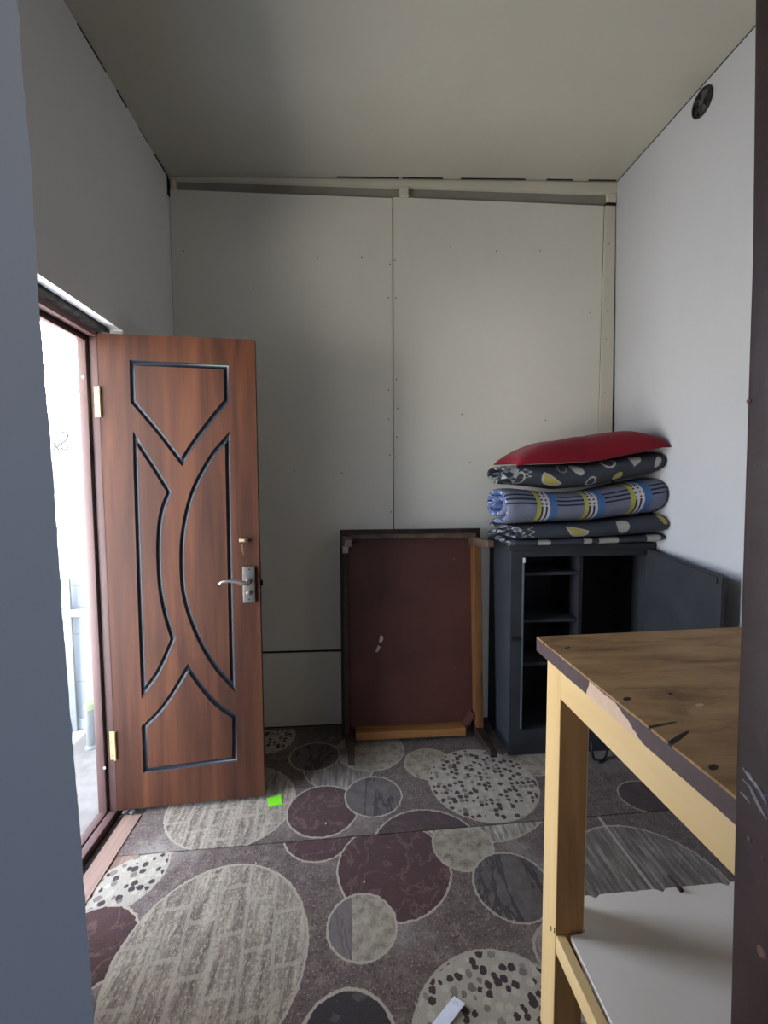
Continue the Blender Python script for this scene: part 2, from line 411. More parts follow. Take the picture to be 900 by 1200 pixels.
shapes_px = [
    [[(155, 425), (265, 430)], [(265, 430), (265.5, 470)], [(265.5, 470), (252, 486), (238, 504), (225, 522), (213, 541)], [(213, 541), (184, 503.5), (156, 470.5)], [(156, 470.5), (155, 425)]],
    [[(158.5, 514), (179, 545), (198.5, 576.5)], [(198.5, 576.5), (190.5, 598), (186.8, 622), (186.2, 655), (188.5, 690), (194.5, 721), (203, 749)], [(203, 749), (188, 783), (177, 800), (168.5, 811)], [(168.5, 811), (164, 690), (158.5, 514)]],
    [[(266.5, 513), (249.5, 533), (232.6, 562), (223.3, 585), (216, 617), (213.2, 650), (215, 690), (222.5, 721), (236, 754), (254, 783), (272.5, 804)], [(272.5, 804), (270, 690), (266.5, 513)]],
    [[(220.4, 783), (201, 815), (186, 835), (169, 852)], [(169, 852), (171, 903)], [(171, 903), (275, 890)], [(275, 890), (275, 840)], [(275, 840), (257, 828), (239, 809), (220.4, 783)]],
]
def offset_poly(P, d):
    n = len(P); out = []
    area = sum(P[i].x*P[(i+1) % n].y-P[(i+1) % n].x*P[i].y for i in range(n)); sg = 1 if area > 0 else -1
    for i in range(n):
        a = (P[i]-P[i-1]).normalized(); b = (P[(i+1) % n]-P[i]).normalized()
        na = Vector((a.y, -a.x))*sg; nb = Vector((b.y, -b.x))*sg
        m = (na+nb).normalized(); k = max(.35, m.dot(na)); out.append(P[i]+m*(d/k))
    return out
loops = []
for segs in shapes_px:
    P = []
    for s in segs:
        q = [uv(*p) for p in s]
        P += catmull(q, n=6) if len(q) > 2 else [q[0], q[0].lerp(q[1], .5)]
    loops.append(P)
GW = .0105
def curve_fill(name, polys, depth):
    cu = bpy.data.curves.new(name, 'CURVE'); cu.dimensions = '2D'; cu.fill_mode = 'BOTH'; cu.extrude = depth/2
    for P in polys:
        s = cu.splines.new('POLY'); s.points.add(len(P)-1); s.use_cyclic_u = True
        for q, p in zip(s.points, P): q.co = (p.x, p.y, 0, 1)
    o = bpy.data.objects.new(name, cu); COL.objects.link(o)
    dg = bpy.context.evaluated_depsgraph_get(); me = bpy.data.meshes.new_from_object(o.evaluated_get(dg), depsgraph=dg)
    bpy.data.objects.remove(o); bpy.data.curves.remove(cu)
    return me
rect = [Vector((0, 0)), Vector((LW, 0)), Vector((LW, LH)), Vector((0, LH))]
polys = [rect]+[offset_poly(P, GW) for P in loops]+[offset_poly(P, -GW) for P in loops]
me = curve_fill('leaf_face', polys, .009)
bm = new(); bm.from_mesh(me); bpy.data.meshes.remove(me)
bmesh.ops.transform(bm, matrix=Matrix(((1, 0, 0, 0), (0, 0, 1, .0045), (0, 1, 0, 0), (0, 0, 0, 1))), verts=bm.verts)
bmesh.ops.remove_doubles(bm, verts=bm.verts, dist=1e-5)
face = to_obj('door_panel', bm, M_DOOR, leaf, local=True)
bm = new(); box(bm, 0, LW, .0092, LT, 0, LH, .0015); to_obj('door_core', bm, M_DOOR, leaf, local=True)
for P in loops:     # each groove lined with a rounded dark moulding
    bm = new(); prof = [(-1.0, .0005), (-.82, .0035), (-.55, .0072), (0, .0085), (.55, .0072), (.82, .0035), (1.0, .0005)]
    rings = []
    for t, d in prof: rings.append([bm.verts.new((q.x, d, q.y)) for q in offset_poly(P, GW*t)])
    rings.append([bm.verts.new((q.x, .0091, q.y)) for q in offset_poly(P, GW)]); rings.append([bm.verts.new((q.x, .0091, q.y)) for q in offset_poly(P, -GW)])
    order = rings[:7]+[rings[7], rings[8]]
    n = len(P)
    for a, b in zip(order, order[1:]+order[:1]):
        for k in range(n): bm.faces.new((a[k], a[(k+1) % n], b[(k+1) % n], b[k]))
    to_obj('groove', bm, M_GROOVE, leaf, local=True, autosmooth=50)
# lock furniture
a, b = uv(284.3, 664), uv(299.7, 705.5)
bm = new(); box(bm, a.x, b.x, -.008, -.0002, b.y, a.y, .003); pl_ = sub(to_obj('handle_plate', bm, M_STEEL, leaf, local=True, autosmooth=40), leaf); pl_['label'] = 'brushed silver lock plate'
cxm = (a.x+b.x)/2
bm = new(); disc_lathe(bm, (cxm, -.008, uv(293, 680.5).y), (0, -1, 0), [(0, .013), (.012, .012), (.02, .010), (.045, .009)], 16)
lp = [uv(293, 681), uv(286, 680), uv(278, 678.6), uv(270, 678.2), uv(263, 679.2), uv(259.5, 681.5)]
tube(bm, [(p.x, -.05, p.y) for p in lp], [.0095, .0085, .0068, .006, .0056, .0045], 10); to_obj('handle_lever', bm, M_STEEL, pl_, local=True, smooth=True)
bm = new(); q = uv(292.2, 694); disc_lathe(bm, (q.x, -.0082, q.y), (0, -1, 0), [(0, .0105), (.010, .0095), (.014, .006)], 14); to_obj('thumb_turn', bm, M_STEEL, pl_, local=True, autosmooth=40)
for yy in (667, 702):
    bm = new(); q = uv(292.5, yy); disc_lathe(bm, (q.x, -.0082, q.y), (0, -1, 0), [(0, .003), (.001, .0025)], 8); to_obj('screw', bm, M_DARK, pl_, local=True)
bm = new(); q = uv(286, 633); box(bm, q.x-.018, q.x+.018, -.010, -.0002, q.y-.008, q.y+.008, .003); lk = sub(to_obj('upper_lock', bm, M_STEEL, leaf, local=True), leaf)
bm = new(); box(bm, q.x-.006, q.x+.006, -.020, -.0102, q.y-.004, q.y+.006, .002)
k0, k1 = uv(285, 636), uv(286.5, 650); tube(bm, [(k0.x, -.016, k0.y), (k0.x+.001, -.014, (k0.y+k1.y)/2), (k1.x, -.010, k1.y)], [.0028, .005, .0022], 8, .35)
ky = to_obj('hanging_key', bm, M_BRASS, lk, local=True); ky['label'] = 'small brass key hanging from the upper lock'
bm = new(); q = uv(306, 684); box(bm, LW+.0002, LW+.010, .012, .026, q.y-.012, q.y+.012, .002); to_obj('latch_bolt', bm, M_BLACK, leaf, local=True)
bm = new(); box(bm, LW-.0005, LW+.0014, .008, .032, q.y-.11, q.y+.09, .0005); to_obj('lock_faceplate', bm, M_DKWOOD, leaf, local=True)
for y0, y1 in ((453, 489), (857, 890)):
    z1 = AY(112, y0, 1.87).z; z0 = AY(112, y1, 1.87).z
    if y0 > 800: z1 = AY(132, y0, 1.87).z; z0 = AY(132, y1, 1.87).z
    zl0, zl1 = z0-hb.z, z1-hb.z
    bm = new(); box(bm, -.0195, -.001, .0005, .0035, zl0, zl1, .0008)
    tube(bm, [(.002, -.004, zl0), (.002, -.004, (zl0+zl1)/2), (.002, -.004, zl1)], .005, 10)
    h = sub(to_obj('hinge', bm, M_BRASS, leaf, local=True), leaf)
    for k in range(4):
        bm = new(); disc_lathe(bm, (-.010+(.004 if k % 2 else -.003), .0004, zl0+(zl1-zl0)*(.14+.24*k)), (0, -1, 0), [(0, .0022), (.0005, .002)], 8); to_obj('screw', bm, M_DARK, h, local=True)

# ------------------------------------------------------------------ bright yard outside the doorway
M_YARD = None
g = G('white_yard_tile', .5, 0, .4); v = g.coord(); x, y, z = g.sep(v)[:3]
fx = g.math('ABSOLUTE', g.math('SUBTRACT', g.math('FRACT', g.math('MULTIPLY', x, 1.0)), .5)); fz = g.math('ABSOLUTE', g.math('SUBTRACT', g.math('FRACT', g.math('MULTIPLY', z, 3.6)), .5))
ln = g.math('MAXIMUM', g.math('GREATER_THAN', fx, .497), g.math('GREATER_THAN', fz, .488))
bl = g.step(g.noise(v, 4, 4), .55, .75)
c = g.mix(g.math('MULTIPLY', bl, .2), s2l((126, 132, 138)), s2l((104, 111, 118))); c = g.mix(g.math('MULTIPLY', ln, .5), c, s2l((92, 98, 104)))
g.color(c); M_YARD = g.m
g = G('white_floor_tile', .3, 0, .5); v = g.map(g.coord(), rot=(0, 0, .5)); x, y, z = g.sep(v)[:3]
ln = g.math('GREATER_THAN', g.math('ABSOLUTE', g.math('SUBTRACT', g.math('FRACT', g.math('MULTIPLY', x, 1.7)), .5)), .492)
c = g.mix(ln, s2l((204, 208, 210)), s2l((130, 136, 140))); g.color(c); M_YFLOOR = g.m
bm = new(); box(bm, -2.2, -1.06, -3.2, 2.6, -.07, -.005); struct('floor_outside', bm, M_YFLOOR)
bm = new(); box(bm, -2.4, -1.08, -3.0, 2.59, 2.45, 2.53); struct('sky_block_roof', bm, M_CEIL)  # added roof, out of view, cuts high sky light at the doorway
bm = new(); box(bm, -2.7, -1.08, -.75, -.65, -.005, 2.449); struct('light_block_wall', bm, M_YARD)  # added unseen wall, keeps sideways daylight off the tiled yard wall
bm = new(); box(bm, -2.6, -1.076, 2.6, 2.7, -.05, 1.79); yw = struct('wall_outside', bm, M_YARD)
M_PENCIL = plain('pencil_grey', (48, 52, 56), .9)
def zpt(x, y): return AY(30+x/5.458, 500+y/5.458, 2.5985)
def smooth_pts(px):
    P = [zpt(*p) for p in px]; return catmull(P, n=5)+[P[-1]]
for px in ([(222, 47), (240, 34), (258, 38), (269, 60), (254, 88), (230, 110), (226, 132), (240, 147), (258, 146), (270, 130)], [(178, 100), (200, 132), (222, 100)], [(176, 150), (196, 132), (212, 150)]):
    bm = new(); tube(bm, smooth_pts(px), .0022, 6); to_obj('pencil_mark', bm, M_PENCIL, yw)
M_PIPE = plain('white_pipe', (146, 150, 152), .4); M_GREY = plain('pale_grey_board', (104, 105, 103), .7); M_GREEN = plain('pale_green_plastic', (124, 136, 96), .5)
p = AY(85, 719, 2.565); bm = new(); tube(bm, [(-2.55, 2.565, p.z), (-2, 2.565, p.z), (-1.09, 2.565, p.z+.005)], .022, 12)
solo('wall_pipe', bm, M_PIPE, 'white pipe running along the tiled yard wall outside the door', 'pipe', (-2, 2.565, p.z), smooth=True)
a, b = AZ(88, 857), AY(79, 700, 2.555)
bm = new(); w = .03
prism(bm, [(a.x-w, a.y, -.003), (a.x+.012, a.y, -.003), (b.x+.012, b.y, b.z+.1), (b.x-w, b.y, b.z+.1)], (0, .015, 0), .002)
solo('plank', bm, M_GREY, 'pale grey board leaning upright in the bright yard outside', 'board', (a.x, a.y, -.003))
a = AZ(107, 876); top = AY(107, 824, a.y)
t = thing('green_stand', 'pale green-topped grey post seen low through the doorway', 'post', (a.x, a.y, -.003))
bm = new(); disc_lathe(bm, (a.x, a.y, -.003), (0, 0, 1), [(0, .03), (.01, .03), (.02, .02), (top.z-.03, .02)], 14); to_obj('pole', bm, M_GREY, t, autosmooth=40)
bm = new(); disc_lathe(bm, (a.x, a.y, top.z-.03), (0, 0, 1), [(0, .026), (.03, .026), (.036, .018)], 14); to_obj('cap', bm, M_GREEN, t, autosmooth=40)
a = AZ(97, 851); bm = new(); box(bm, a.x-.06, a.x+.05, a.y-.03, a.y+.03, -.003, .06, .008); solo('floor_block', bm, M_PIPE, 'white block on the yard floor outside the doorway', 'block', (a.x, a.y, -.003))

# ------------------------------------------------------------------ carpets
def carpet_material():
    g = G('circle_carpet', .95, 0, .1); v0 = g.coord()
    wob = g.noise(v0, 60, 2, out='Color'); v = g.vmath('ADD', v0, g.vmath('SCALE', g.vmath('SUBTRACT', wob, (.5, .5, .5)), scale=.012))
    big = g.noise(v0, 2.2, 4); fine = g.noise(v0, 95, 4, .75); mid = g.noise(v0, 26, 4, .65)
    c_b = s2l((99, 82, 72)); 
    base = g.ramp(mid, [(.3, s2l((76, 61, 54))), (.55, c_b), (.8, s2l((128, 111, 98)))])
    base = g.mix(g.math('MULTIPLY', g.step(fine, .52, .62), .8), base, s2l((52, 41, 39)))
    base = g.mix(g.math('MULTIPLY', g.step(g.noise(v0, 120, 3, .7), .56, .66), .5), base, s2l((166, 152, 142)))
    wear = g.math('MULTIPLY', g.step(big, .5, .7), g.step(fine, .35, .55))
    base = g.mix(g.math('MULTIPLY', wear, .5), base, s2l((168, 158, 148)))
    # streaky brick
    st = g.noise(g.map(v, rot=(0, 0, -.12), scale=(44, 5, 1)), 1., 6, .68, .4)
    brick = g.ramp(st, [(.32, s2l((82, 70, 60))), (.47, s2l((126, 112, 98))), (.64, s2l((170, 157, 137)))])
    brick = g.mix(g.math('MULTIPLY', g.step(fine, .5, .6), .55), brick, s2l((92, 80, 70)))
    brick = g.mix(g.math('MULTIPLY', g.step(g.noise(g.map(v, scale=(1, .45, 1)), 150, 3, .7), .54, .62), .6), brick, s2l((182, 168, 144)))
    vb = g.map(v, rot=(0, 0, -.12)); bx, by = g.sep(vb)[:2]
    row = g.math('FLOOR', g.math('MULTIPLY', bx, 11)); 
    by2 = g.math('FRACT', g.math('ADD', g.math('MULTIPLY', by, 6.0), g.math('MULTIPLY', row, .37)))
    l1 = g.math('LESS_THAN', by2, .09); l2 = g.math('LESS_THAN', g.math('FRACT', g.math('MULTIPLY', bx, 11)), .12)
    brick = g.mix(g.math('MULTIPLY', g.math('MAXIMUM', l1, l2), .55), brick, s2l((164, 152, 133)))
    # pebbles
    vo = g.voro(v, 38, 'F1', .8); d = vo['Distance']; pc = g.sep(vo['Color'])[0]
    peb = g.ramp(pc, [(0, s2l((54, 36, 36))), (.42, s2l((58, 39, 38))), (.43, s2l((106, 91, 85))), (.6, s2l((128, 116, 106))), (.61, s2l((168, 158, 142))), (1, s2l((176, 166, 148)))])
    pebble = g.mix(g.math('LESS_THAN', d, .45), s2l((160, 150, 134)), peb)
    pebble = g.mix(g.math('MULTIPLY', g.step(fine, .55, .75), .35), pebble, s2l((120, 108, 98)))
    vo2 = g.voro(v, 19, 'F1', .8); d2 = vo2['Distance']
    dpeb = g.mix(g.math('LESS_THAN', d2, .42), s2l((46, 38, 36)), g.mix(pc, s2l((56, 49, 47)), s2l((84, 76, 72))))
    # burgundy with veins
    vein = g.math('ABSOLUTE', g.math('SUBTRACT', g.noise(v, 8, 5, .6, .8), .5))
    burg = g.mix(mid, s2l((46, 25, 22)), s2l((82, 47, 40)))
    burg = g.mix(g.math('MULTIPLY', g.math('SUBTRACT', 1., g.step(vein, .0, .03)), .5), burg, s2l((112, 86, 79)))
    # stone / grey / grass
    stone = g.ramp(mid, [(.3, s2l((98, 88, 75))), (.5, s2l((146, 134, 114))), (.75, s2l((170, 158, 138)))])
    stone = g.mix(g.step(g.noise(v, 14, 5, .6, 1.), .58, .66), stone, s2l((112, 100, 88)))
    grey = g.ramp(mid, [(.3, s2l((72, 63, 58))), (.7, s2l((102, 92, 84)))])
    gx = g.math('ABSOLUTE', g.math('SUBTRACT', g.noise(g.map(v, scale=(1, .35, 1)), 7, 4, .6, .6), .5))
    grey = g.mix(g.math('SUBTRACT', 1., g.step(gx, .01, .035)), grey, s2l((58, 46, 44)))
    grass = g.ramp(g.noise(g.map(v, rot=(0, 0, .3), scale=(60, 7, 1)), 1., 4, .6), [(.35, s2l((92, 84, 76))), (.5, s2l((134, 126, 112))), (.66, s2l((186, 178, 164)))])
    dgrass = g.mix(.5, grass, s2l((78, 66, 58)))
    half_l = grey
    hx = g.sep(v)[0]
    half = g.mix(g.math('GREATER_THAN', hx, -.003), g.mix(.35, grey, s2l((130, 118, 112))), stone)
    T = dict(brick=brick, peb=pebble, dpeb=dpeb, burg=burg, stone=stone, grey=grey, grass=grass, dgrass=dgrass, half=half)
    px, py = g.sep(v0)[:2]
    seam_y = g.math('ADD', 1.6735, g.math('MULTIPLY', px, .0229*1.0))
    far = g.math('GREATER_THAN', py, seam_y)
    near = g.math('SUBTRACT', 1., far)
    ring_c = s2l((160, 147, 131))
    C = [  # kind, x, y, rx, ry, side (f far piece, n near piece)
        ('dgrass', -.06, 2.12, .17, .17, 'f'), ('stone', .10, 2.24, .17, .17, 'f'), ('peb', -.459, 2.40, .145, .145, 'f'), ('grey', -.188, 2.21, .123, .115, 'f'),
        ('brick', -.52, 1.90, .265, .25, 'f'), ('burg', -.125, 1.83, .147, .147, 'f'), ('grey', .096, 1.897, .122, .124, 'f'),
        ('burg2', .287, 1.577, .214, .214, 'f'), ('stone', .384, 2.103, .117, .117, 'f'), ('stone', .90, 2.08, .13, .11, 'f'), ('peb', .611, 1.947, .245, .245, 'f'),
        ('burg2', 1.31, 1.79, .12, .10, 'f'), ('grass', -1.0, 2.2, .3, .3, 'f'),
        ('peb', -.849, 1.586, .171, .171, 'n'), ('burg', -.80, 1.315, .133, .133, 'n'), ('brick', -.419, 1.262, .277, .312, 'n'),
        ('burg', -.131, 1.705, .135, .135, 'n'), ('grass', .534, 1.984, .38, .38, 'n'), ('burg', .151, 1.522, .201, .203, 'n'), ('stone', .425, 1.597, .112, .112, 'n'),
        ('grey', .554, 1.415, .131, .131, 'n'), ('half', .028, 1.316, .105, .105, 'n'), ('peb', .378, .976, .233, .233, 'n'), ('dpeb', -.017, 1.02, .118, .118, 'n'),
        ('stone', .633, 1.183, .091, .091, 'n'), ('peb', .90, 1.40, .13, .13, 'n'), ('dgrass', 1.04, 1.37, .268, .268, 'n'), ('burg', -.25, .75, .16, .16, 'n'),
    ]
    T['burg2'] = g.mix(.5, burg, s2l((62, 50, 46)))
    out = base
    for kind, x, y, rx, ry, side in C:
        m = g.map(v, loc=(x, y, 0), scale=(rx, ry, 1e3), kind='TEXTURE'); r = g.vmath('LENGTH', m)
        s = far if side == 'f' else near
        w = .0075/rx
        if kind in ('dpeb',): w *= 1.3
        out = g.mix(g.math('MULTIPLY', g.math('LESS_THAN', r, 1+w), s), out, ring_c)
        out = g.mix(g.math('MULTIPLY', g.math('LESS_THAN', r, 1.), s), out, T[kind])
    ln = g.math('MULTIPLY', g.math('LESS_THAN', g.math('ABSOLUTE', g.math('SUBTRACT', px, 1.026)), .006), near)
    out = g.mix(g.math('MULTIPLY', ln, .8), out, s2l((178, 168, 152)))
    out = g.mix(g.math('MULTIPLY', g.step(g.noise(v0, 320, 2, .6), .55, .8), .35), out, s2l((70, 62, 58)))
    g.color(out)
    hh = g.math('ADD', g.math('MULTIPLY', fine, .6), g.math('MULTIPLY', g.noise(v0, 320, 2), .5)); g.bump(hh, .7, .006)
    g.b.inputs['Sheen Weight'].default_value = .15; g.b.inputs['Sheen Roughness'].default_value = .6
    return g.m
M_CARPET = carpet_material()
def seam(x): return 1.6735+.0229*x
def carpet(name, pts, label, h=.008):
    bm = new(); prism(bm, [(x, y, .0005) for x, y in pts], (0, 0, h))
    top = [f for f in bm.faces if f.normal.z > .9 or all(v.co.z > h*.9 for v in f.verts)]
    es = list({e for f in top for e in f.edges})
    bmesh.ops.bevel(bm, geom=es, offset=.0025, segments=2, profile=.6, affect='EDGES')
    o = to_obj(name, bm, M_CARPET); o['label'] = label; o['category'] = 'carpet'; o['group'] = 'patterned carpet pieces'; reg(o); return o
nx = [1.575-(1.575+.93)*i/60 for i in range(61)]
def jag(x, s): return .0016*mnoise.noise((x*18, s, 0))
def near_y(x): return seam(x)-.0022+jag(x, 3) - (.10*max(0, (-.80-x)/.13) if x < -.80 else 0)
carpet('patterned_carpet', [(-.955, .52), (-.952, .62), (1.572, .62), (1.572, seam(1.572))][1:3]+[(x, near_y(x)) for x in nx]+[(-.945, 1.48), (-.958, 1.1)],
       'mauve-brown circle-patterned carpet piece nearest the viewer, holding the largest beige circle')
carpet('patterned_carpet', [(1.572, 2.478), (-.90, 2.478), (-.90, 1.96), (-.872, 1.86), (-.900, seam(-.9)+.002)]+[(x, seam(x)+.0024+jag(x, 9)) for x in nx[::-1] if x > -.895],
       'mauve-brown circle-patterned carpet piece along the far wall, under the low table and cabinet')
CT = .0085

# small things lying on the carpet
g = plain('neon_green_paper', (122, 214, 34), .7, .05)
P = [AZ(x, y, CT+.001) for x, y in ((313, 935), (330, 931), (331, 943), (314.5, 946))]
pts = []
for i in range(4):
    a, b = P[i], P[(i+1) % 4]; k = 7; nn = Vector((b.y-a.y, a.x-b.x, 0)).normalized()
    for j in range(k):
        q = a.lerp(b, j/k); pts.append(q+nn*(.003 if j % 2 else 0))
bm = new(); prism(bm, pts, (0, 0, .0012)); solo('price_tag', bm, g, 'small neon green zigzag-edged paper tag on the carpet', 'paper tag', P[0])
M_PAPER = plain('white_paper', (212, 212, 222), .6, .03)
P = [AZ(x, y, CT+.003) for x, y in ((532, 1169), (545, 1179), (526, 1203), (508, 1206))]
P[2] = P[1]+(P[2]-P[1])*1.5; P[3] = P[0]+(P[2]-P[1])
bm = new(); prism(bm, [P[0]+Vector((0, 0, .004)), P[1]+Vector((0, 0, .006)), P[2], P[3]], (0, 0, .0008)); pp = solo('paper_strip', bm, M_PAPER, 'white strip of paper on the carpet at the bottom of the photo', 'paper', P[0])
u = (P[1]-P[0]); w = (P[2]-P[1])
bm = new()
for k, (s, e) in enumerate(((.25, .6), (.2, .75))):
    a = P[0]+u*s+w*(.10+.06*k)+Vector((0, 0, .0066)); b = P[0]+u*e+w*(.10+.06*k)+Vector((0, 0, .0072)); tube(bm, [a, a.lerp(b, .5), b], .0005, 5)
to_obj('faint_print', bm, plain('faint_grey_ink', (150, 152, 162), .8), pp)
for (x, y, c, lab, r) in ((382, 966, (206, 202, 190), 'tiny crumb of plaster beside the carpet seam', .0035), (427, 1034, (214, 210, 200), 'tiny white crumb on the burgundy carpet circle', .0035), (300, 1012, (206, 196, 186), 'tiny pale crumb on the carpet above the big beige circle', .003)):
    q = AZ(x, y, CT+.0002); bm = new(); bmesh.ops.create_icosphere(bm, subdivisions=1, radius=r, matrix=Matrix.Translation(q+Vector((0, 0, r*.8))))
    for vv in bm.verts: vv.co += Vector((rnd.uniform(-1, 1), rnd.uniform(-1, 1), 0))*r*.3
    solo('crumb', bm, plain('crumb_'+str(x), c, .9), lab, 'crumb', q)
# scraps by the hinge
for i, (x, y) in enumerate(((147, 953), (155, 954))):
    q = AZ(x, y, .014); bm = new(); bmesh.ops.create_icosphere(bm, subdivisions=2, radius=.012, matrix=Matrix.Translation(q+Vector((0, 0, .008))) @ Matrix.Diagonal((1, .8, .6, 1)))
    for vv in bm.verts: vv.co += Vector((1, 1, 1))*.004*mnoise.noise(vv.co*160)
    solo('rubble_lump', bm, M_FILL, ('grey lump of rubble under the open door beside the hinge corner', 'second grey lump of rubble under the door, farther from the hinge')[i], 'rubble', q)
# dark cord loop at the cabinet foot
q = [AZ(x, y, CT+.006+dz) for x, y, dz in ((693, 868, .10), (694, 882, .05), (697, 890, .0), (703, 893, .0), (709, 888, .0), (712, 876, .05), (711, 868, .09))]
bm = new(); tube(bm, catmull(q, n=5), .006, 8); solo('cord', bm, M_BLACK, 'black loop of cord on the carpet at the cabinet foot', 'cord', AZ(703, 893, CT), smooth=True)

# ------------------------------------------------------------------ low table standing on its short edge
lo_l, lo_r = AZ(410, 872, 0), AZ(557, 866, 0)
ly0, ly1 = 2.35, 2.44     # underside of the top at floor and at its upper end
z_top = 1.145
lt = thing('low_table', 'dark low wooden table stood on its short edge against the back wall', 'table', (.34, ly0+.02, CT))
def lty(z): return ly0+(ly1-ly0)*(z-CT)/(z_top-CT)
nl = Vector((0, z_top-CT, -(ly1-ly0))).normalized()      # points back (towards the wall) and a little down
up = Vector((0, ly1-ly0, z_top-CT)).normalized()
O = Vector((-.052, ly0, CT+.003)); LLH = (z_top-CT)/up.z; LLW = .79
def L(u, v, w): return O+Vector((u, 0, 0))+up*v-nl*w       # w towards the room
def lbox(u0, u1, v0, v1, w0, w1, bev=.002):
    bm = new(); hexa(bm, [L(u0, v0, w0), L(u1, v0, w0), L(u1, v0, w1), L(u0, v0, w1)], [L(u0, v1, w0), L(u1, v1, w0), L(u1, v1, w1), L(u0, v1, w1)], bev); return bm
bm = lbox(0, LLW, 0, LLH, -.022, -.008, .004); to_obj('tabletop', bm, M_DKWOOD, lt)
bm = lbox(.03, LLW-.03, .03, LLH-.03, -.0078, 0, .001); to_obj('underside_panel', bm, M_MAROON, lt)
AD = .075
for nm, a, mt in (('side_rail', (.018, .042, .05, LLH-.05, 0, AD), M_DKWOOD), ('side_rail', (LLW-.062, LLW-.022, .05, LLH-.05, 0, AD), M_TANWOOD),
                  ('end_rail', (.075, LLW-.12, .022, .062, 0, AD), M_TANX), ('end_rail', (.05, LLW-.05, LLH-.050, LLH-.026, 0, AD), M_TABLEG)):
    r = to_obj(nm, lbox(*a), mt, lt)
    if mt is M_TANWOOD: r['label'] = 'orange-brown right side rail'
    if mt is M_TANX: r['label'] = 'orange-brown bottom end rail'
for (u, v) in ((.04, .036), (LLW-.045, .036), (.035, LLH-.060), (LLW-.045, LLH-.072)):
    bm = new(); d = .026; e = .016; LL = .305
    uo = .004 if u > .4 else .012
    hexa(bm, [L(u-d, v-d, .001), L(u+d, v-d, .001), L(u+d, v+d, .001), L(u-d, v+d, .001)], [L(u+uo-e, max(v-e, .018), LL), L(u+uo+e, max(v-e, .018), LL), L(u+uo+e, v+e, LL), L(u+uo-e, v+e, LL)], .003)
    to_obj('leg', bm, M_TABLEG if v > .5 else M_DKWOOD, lt)
# white splashes and corner block
M_SPLASH = plain('white_paint_splash', (196, 186, 172), .8)
for px in ([(446, 744), (449, 746), (449, 750), (446, 754), (444, 752)], [(443, 756), (446, 758), (443, 764), (440, 764)]):
    bm = new(); prism(bm, [AP(x, y, L(0, 0, .0006), nl) for x, y in px], -nl*.0008); to_obj('paint_splash', bm, M_SPLASH, lt)
for (x, y, r) in ((532, 655, .004), (533, 783, .004), (508, 688, .003), (440, 720, .005)):
    bm = new(); disc_lathe(bm, AP(x, y, L(0, 0, .0006), nl), -nl, [(0, r), (.001, r*.7)], 7); to_obj('nail_mark', bm, M_DARK if x == 440 else M_TANX, lt)
bm = new(); c0 = L(LLW-.085, .075, .012); 
hexa(bm, [L(LLW-.13, .063, .005), L(LLW-.10, .063, .005), L(LLW-.10, .063, .06), L(LLW-.13, .063, .06)], [L(LLW-.075, .13, .005), L(LLW-.063, .115, .005), L(LLW-.063, .115, .06), L(LLW-.075, .13, .06)], .003)
to_obj('corner_block', bm, M_MAROON, lt)
bm = new(); q = L(.030, LLH-.10, AD+.001); box(bm, q.x-.016, q.x+.016, q.y-.012, q.y+.002, q.z-.022, q.z+.022, .002); to_obj('metal_bracket', bm, plain('dull_metal_plate', (170, 160, 150), .5, .15, 40, metal=.4), lt)

# ------------------------------------------------------------------ slate cabinet with open door
CX0, CX1, CY0, CY1, CH = .800, 1.553, 2.13, 2.470, 1.095
cab = thing('cabinet', 'dark slate-grey wooden cabinet with open front, bedding piled on it', 'cabinet', ((CX0+CX1)/2, (CY0+CY1)/2, CT))
tk = .02
bm = new()
box(bm, CX0, CX0+tk, CY0+.012, CY1, CT, CH-.03, .002); box(bm, CX1-tk, CX1, CY0+.012, CY1, CT, CH-.03, .002)
box(bm, CX0+tk, CX1-tk, CY1-.012, CY1, CT+.02, CH-.03)
box(bm, CX0+tk, CX1-tk, CY0+.012, CY1-.012, .12, .14)
body = to_obj('body', bm, M_CAB, cab)
bm = new(); box(bm, CX0-.012, CX1, CY0-.004, CY1, CH-.03, CH, .003); to_obj('top_board', bm, M_CAB, cab)
bm = new()
box(bm, CX0, CX0+.062, CY0, CY0+.0115, CT, CH-.0302, .002); box(bm, CX1-.042, CX1, CY0, CY0+.0115, CT, CH-.0302, .002)
box(bm, CX0+.062, CX1-.042, CY0, CY0+.0115, CH-.062, CH-.0302, .002); box(bm, CX0+.062, CX1-.042, CY0, CY0+.0115, CT, .14, .002)
to_obj('face_frame', bm, M_CAB, cab)
DX = 1.165
bm = new(); box(bm, DX, DX+.018, CY0+.02, CY1-.013, .141, CH-.032); to_obj('divider', bm, M_CABIN, cab)
for z in (.948, .705, .48):
    bm = new(); box(bm, CX0+tk+.001, DX-.001, CY0+.03, CY1-.013, z-.016, z, .001); to_obj('shelf', bm, M_CAB, cab)
bm = new(); box(bm, CX0+tk+.001, DX-.001, CY1-.0145, CY1-.0125, .142, CH-.034); box(bm, DX+.019, CX1-tk-.001, CY1-.0145, CY1-.0125, .142, CH-.034); to_obj('back_lining', bm, M_CABIN, cab)
bm = new(); box(bm, CX0+.058, CX0+.068, CY0-.003, CY0+.004, .15, CH-.068, .0015); es = to_obj('metal_edge', bm, plain('grey_metal_strip', (120, 130, 142), .35, .15, 30, metal=.6), cab); es['label'] = 'thin grey metal strip along the left of the opening'
bm = new(); box(bm, CX0+.059, CX0+.073, CY0-.004, CY0+.006, CH-.092, CH-.066, .003); to_obj('catch', bm, M_PAPER, cab)
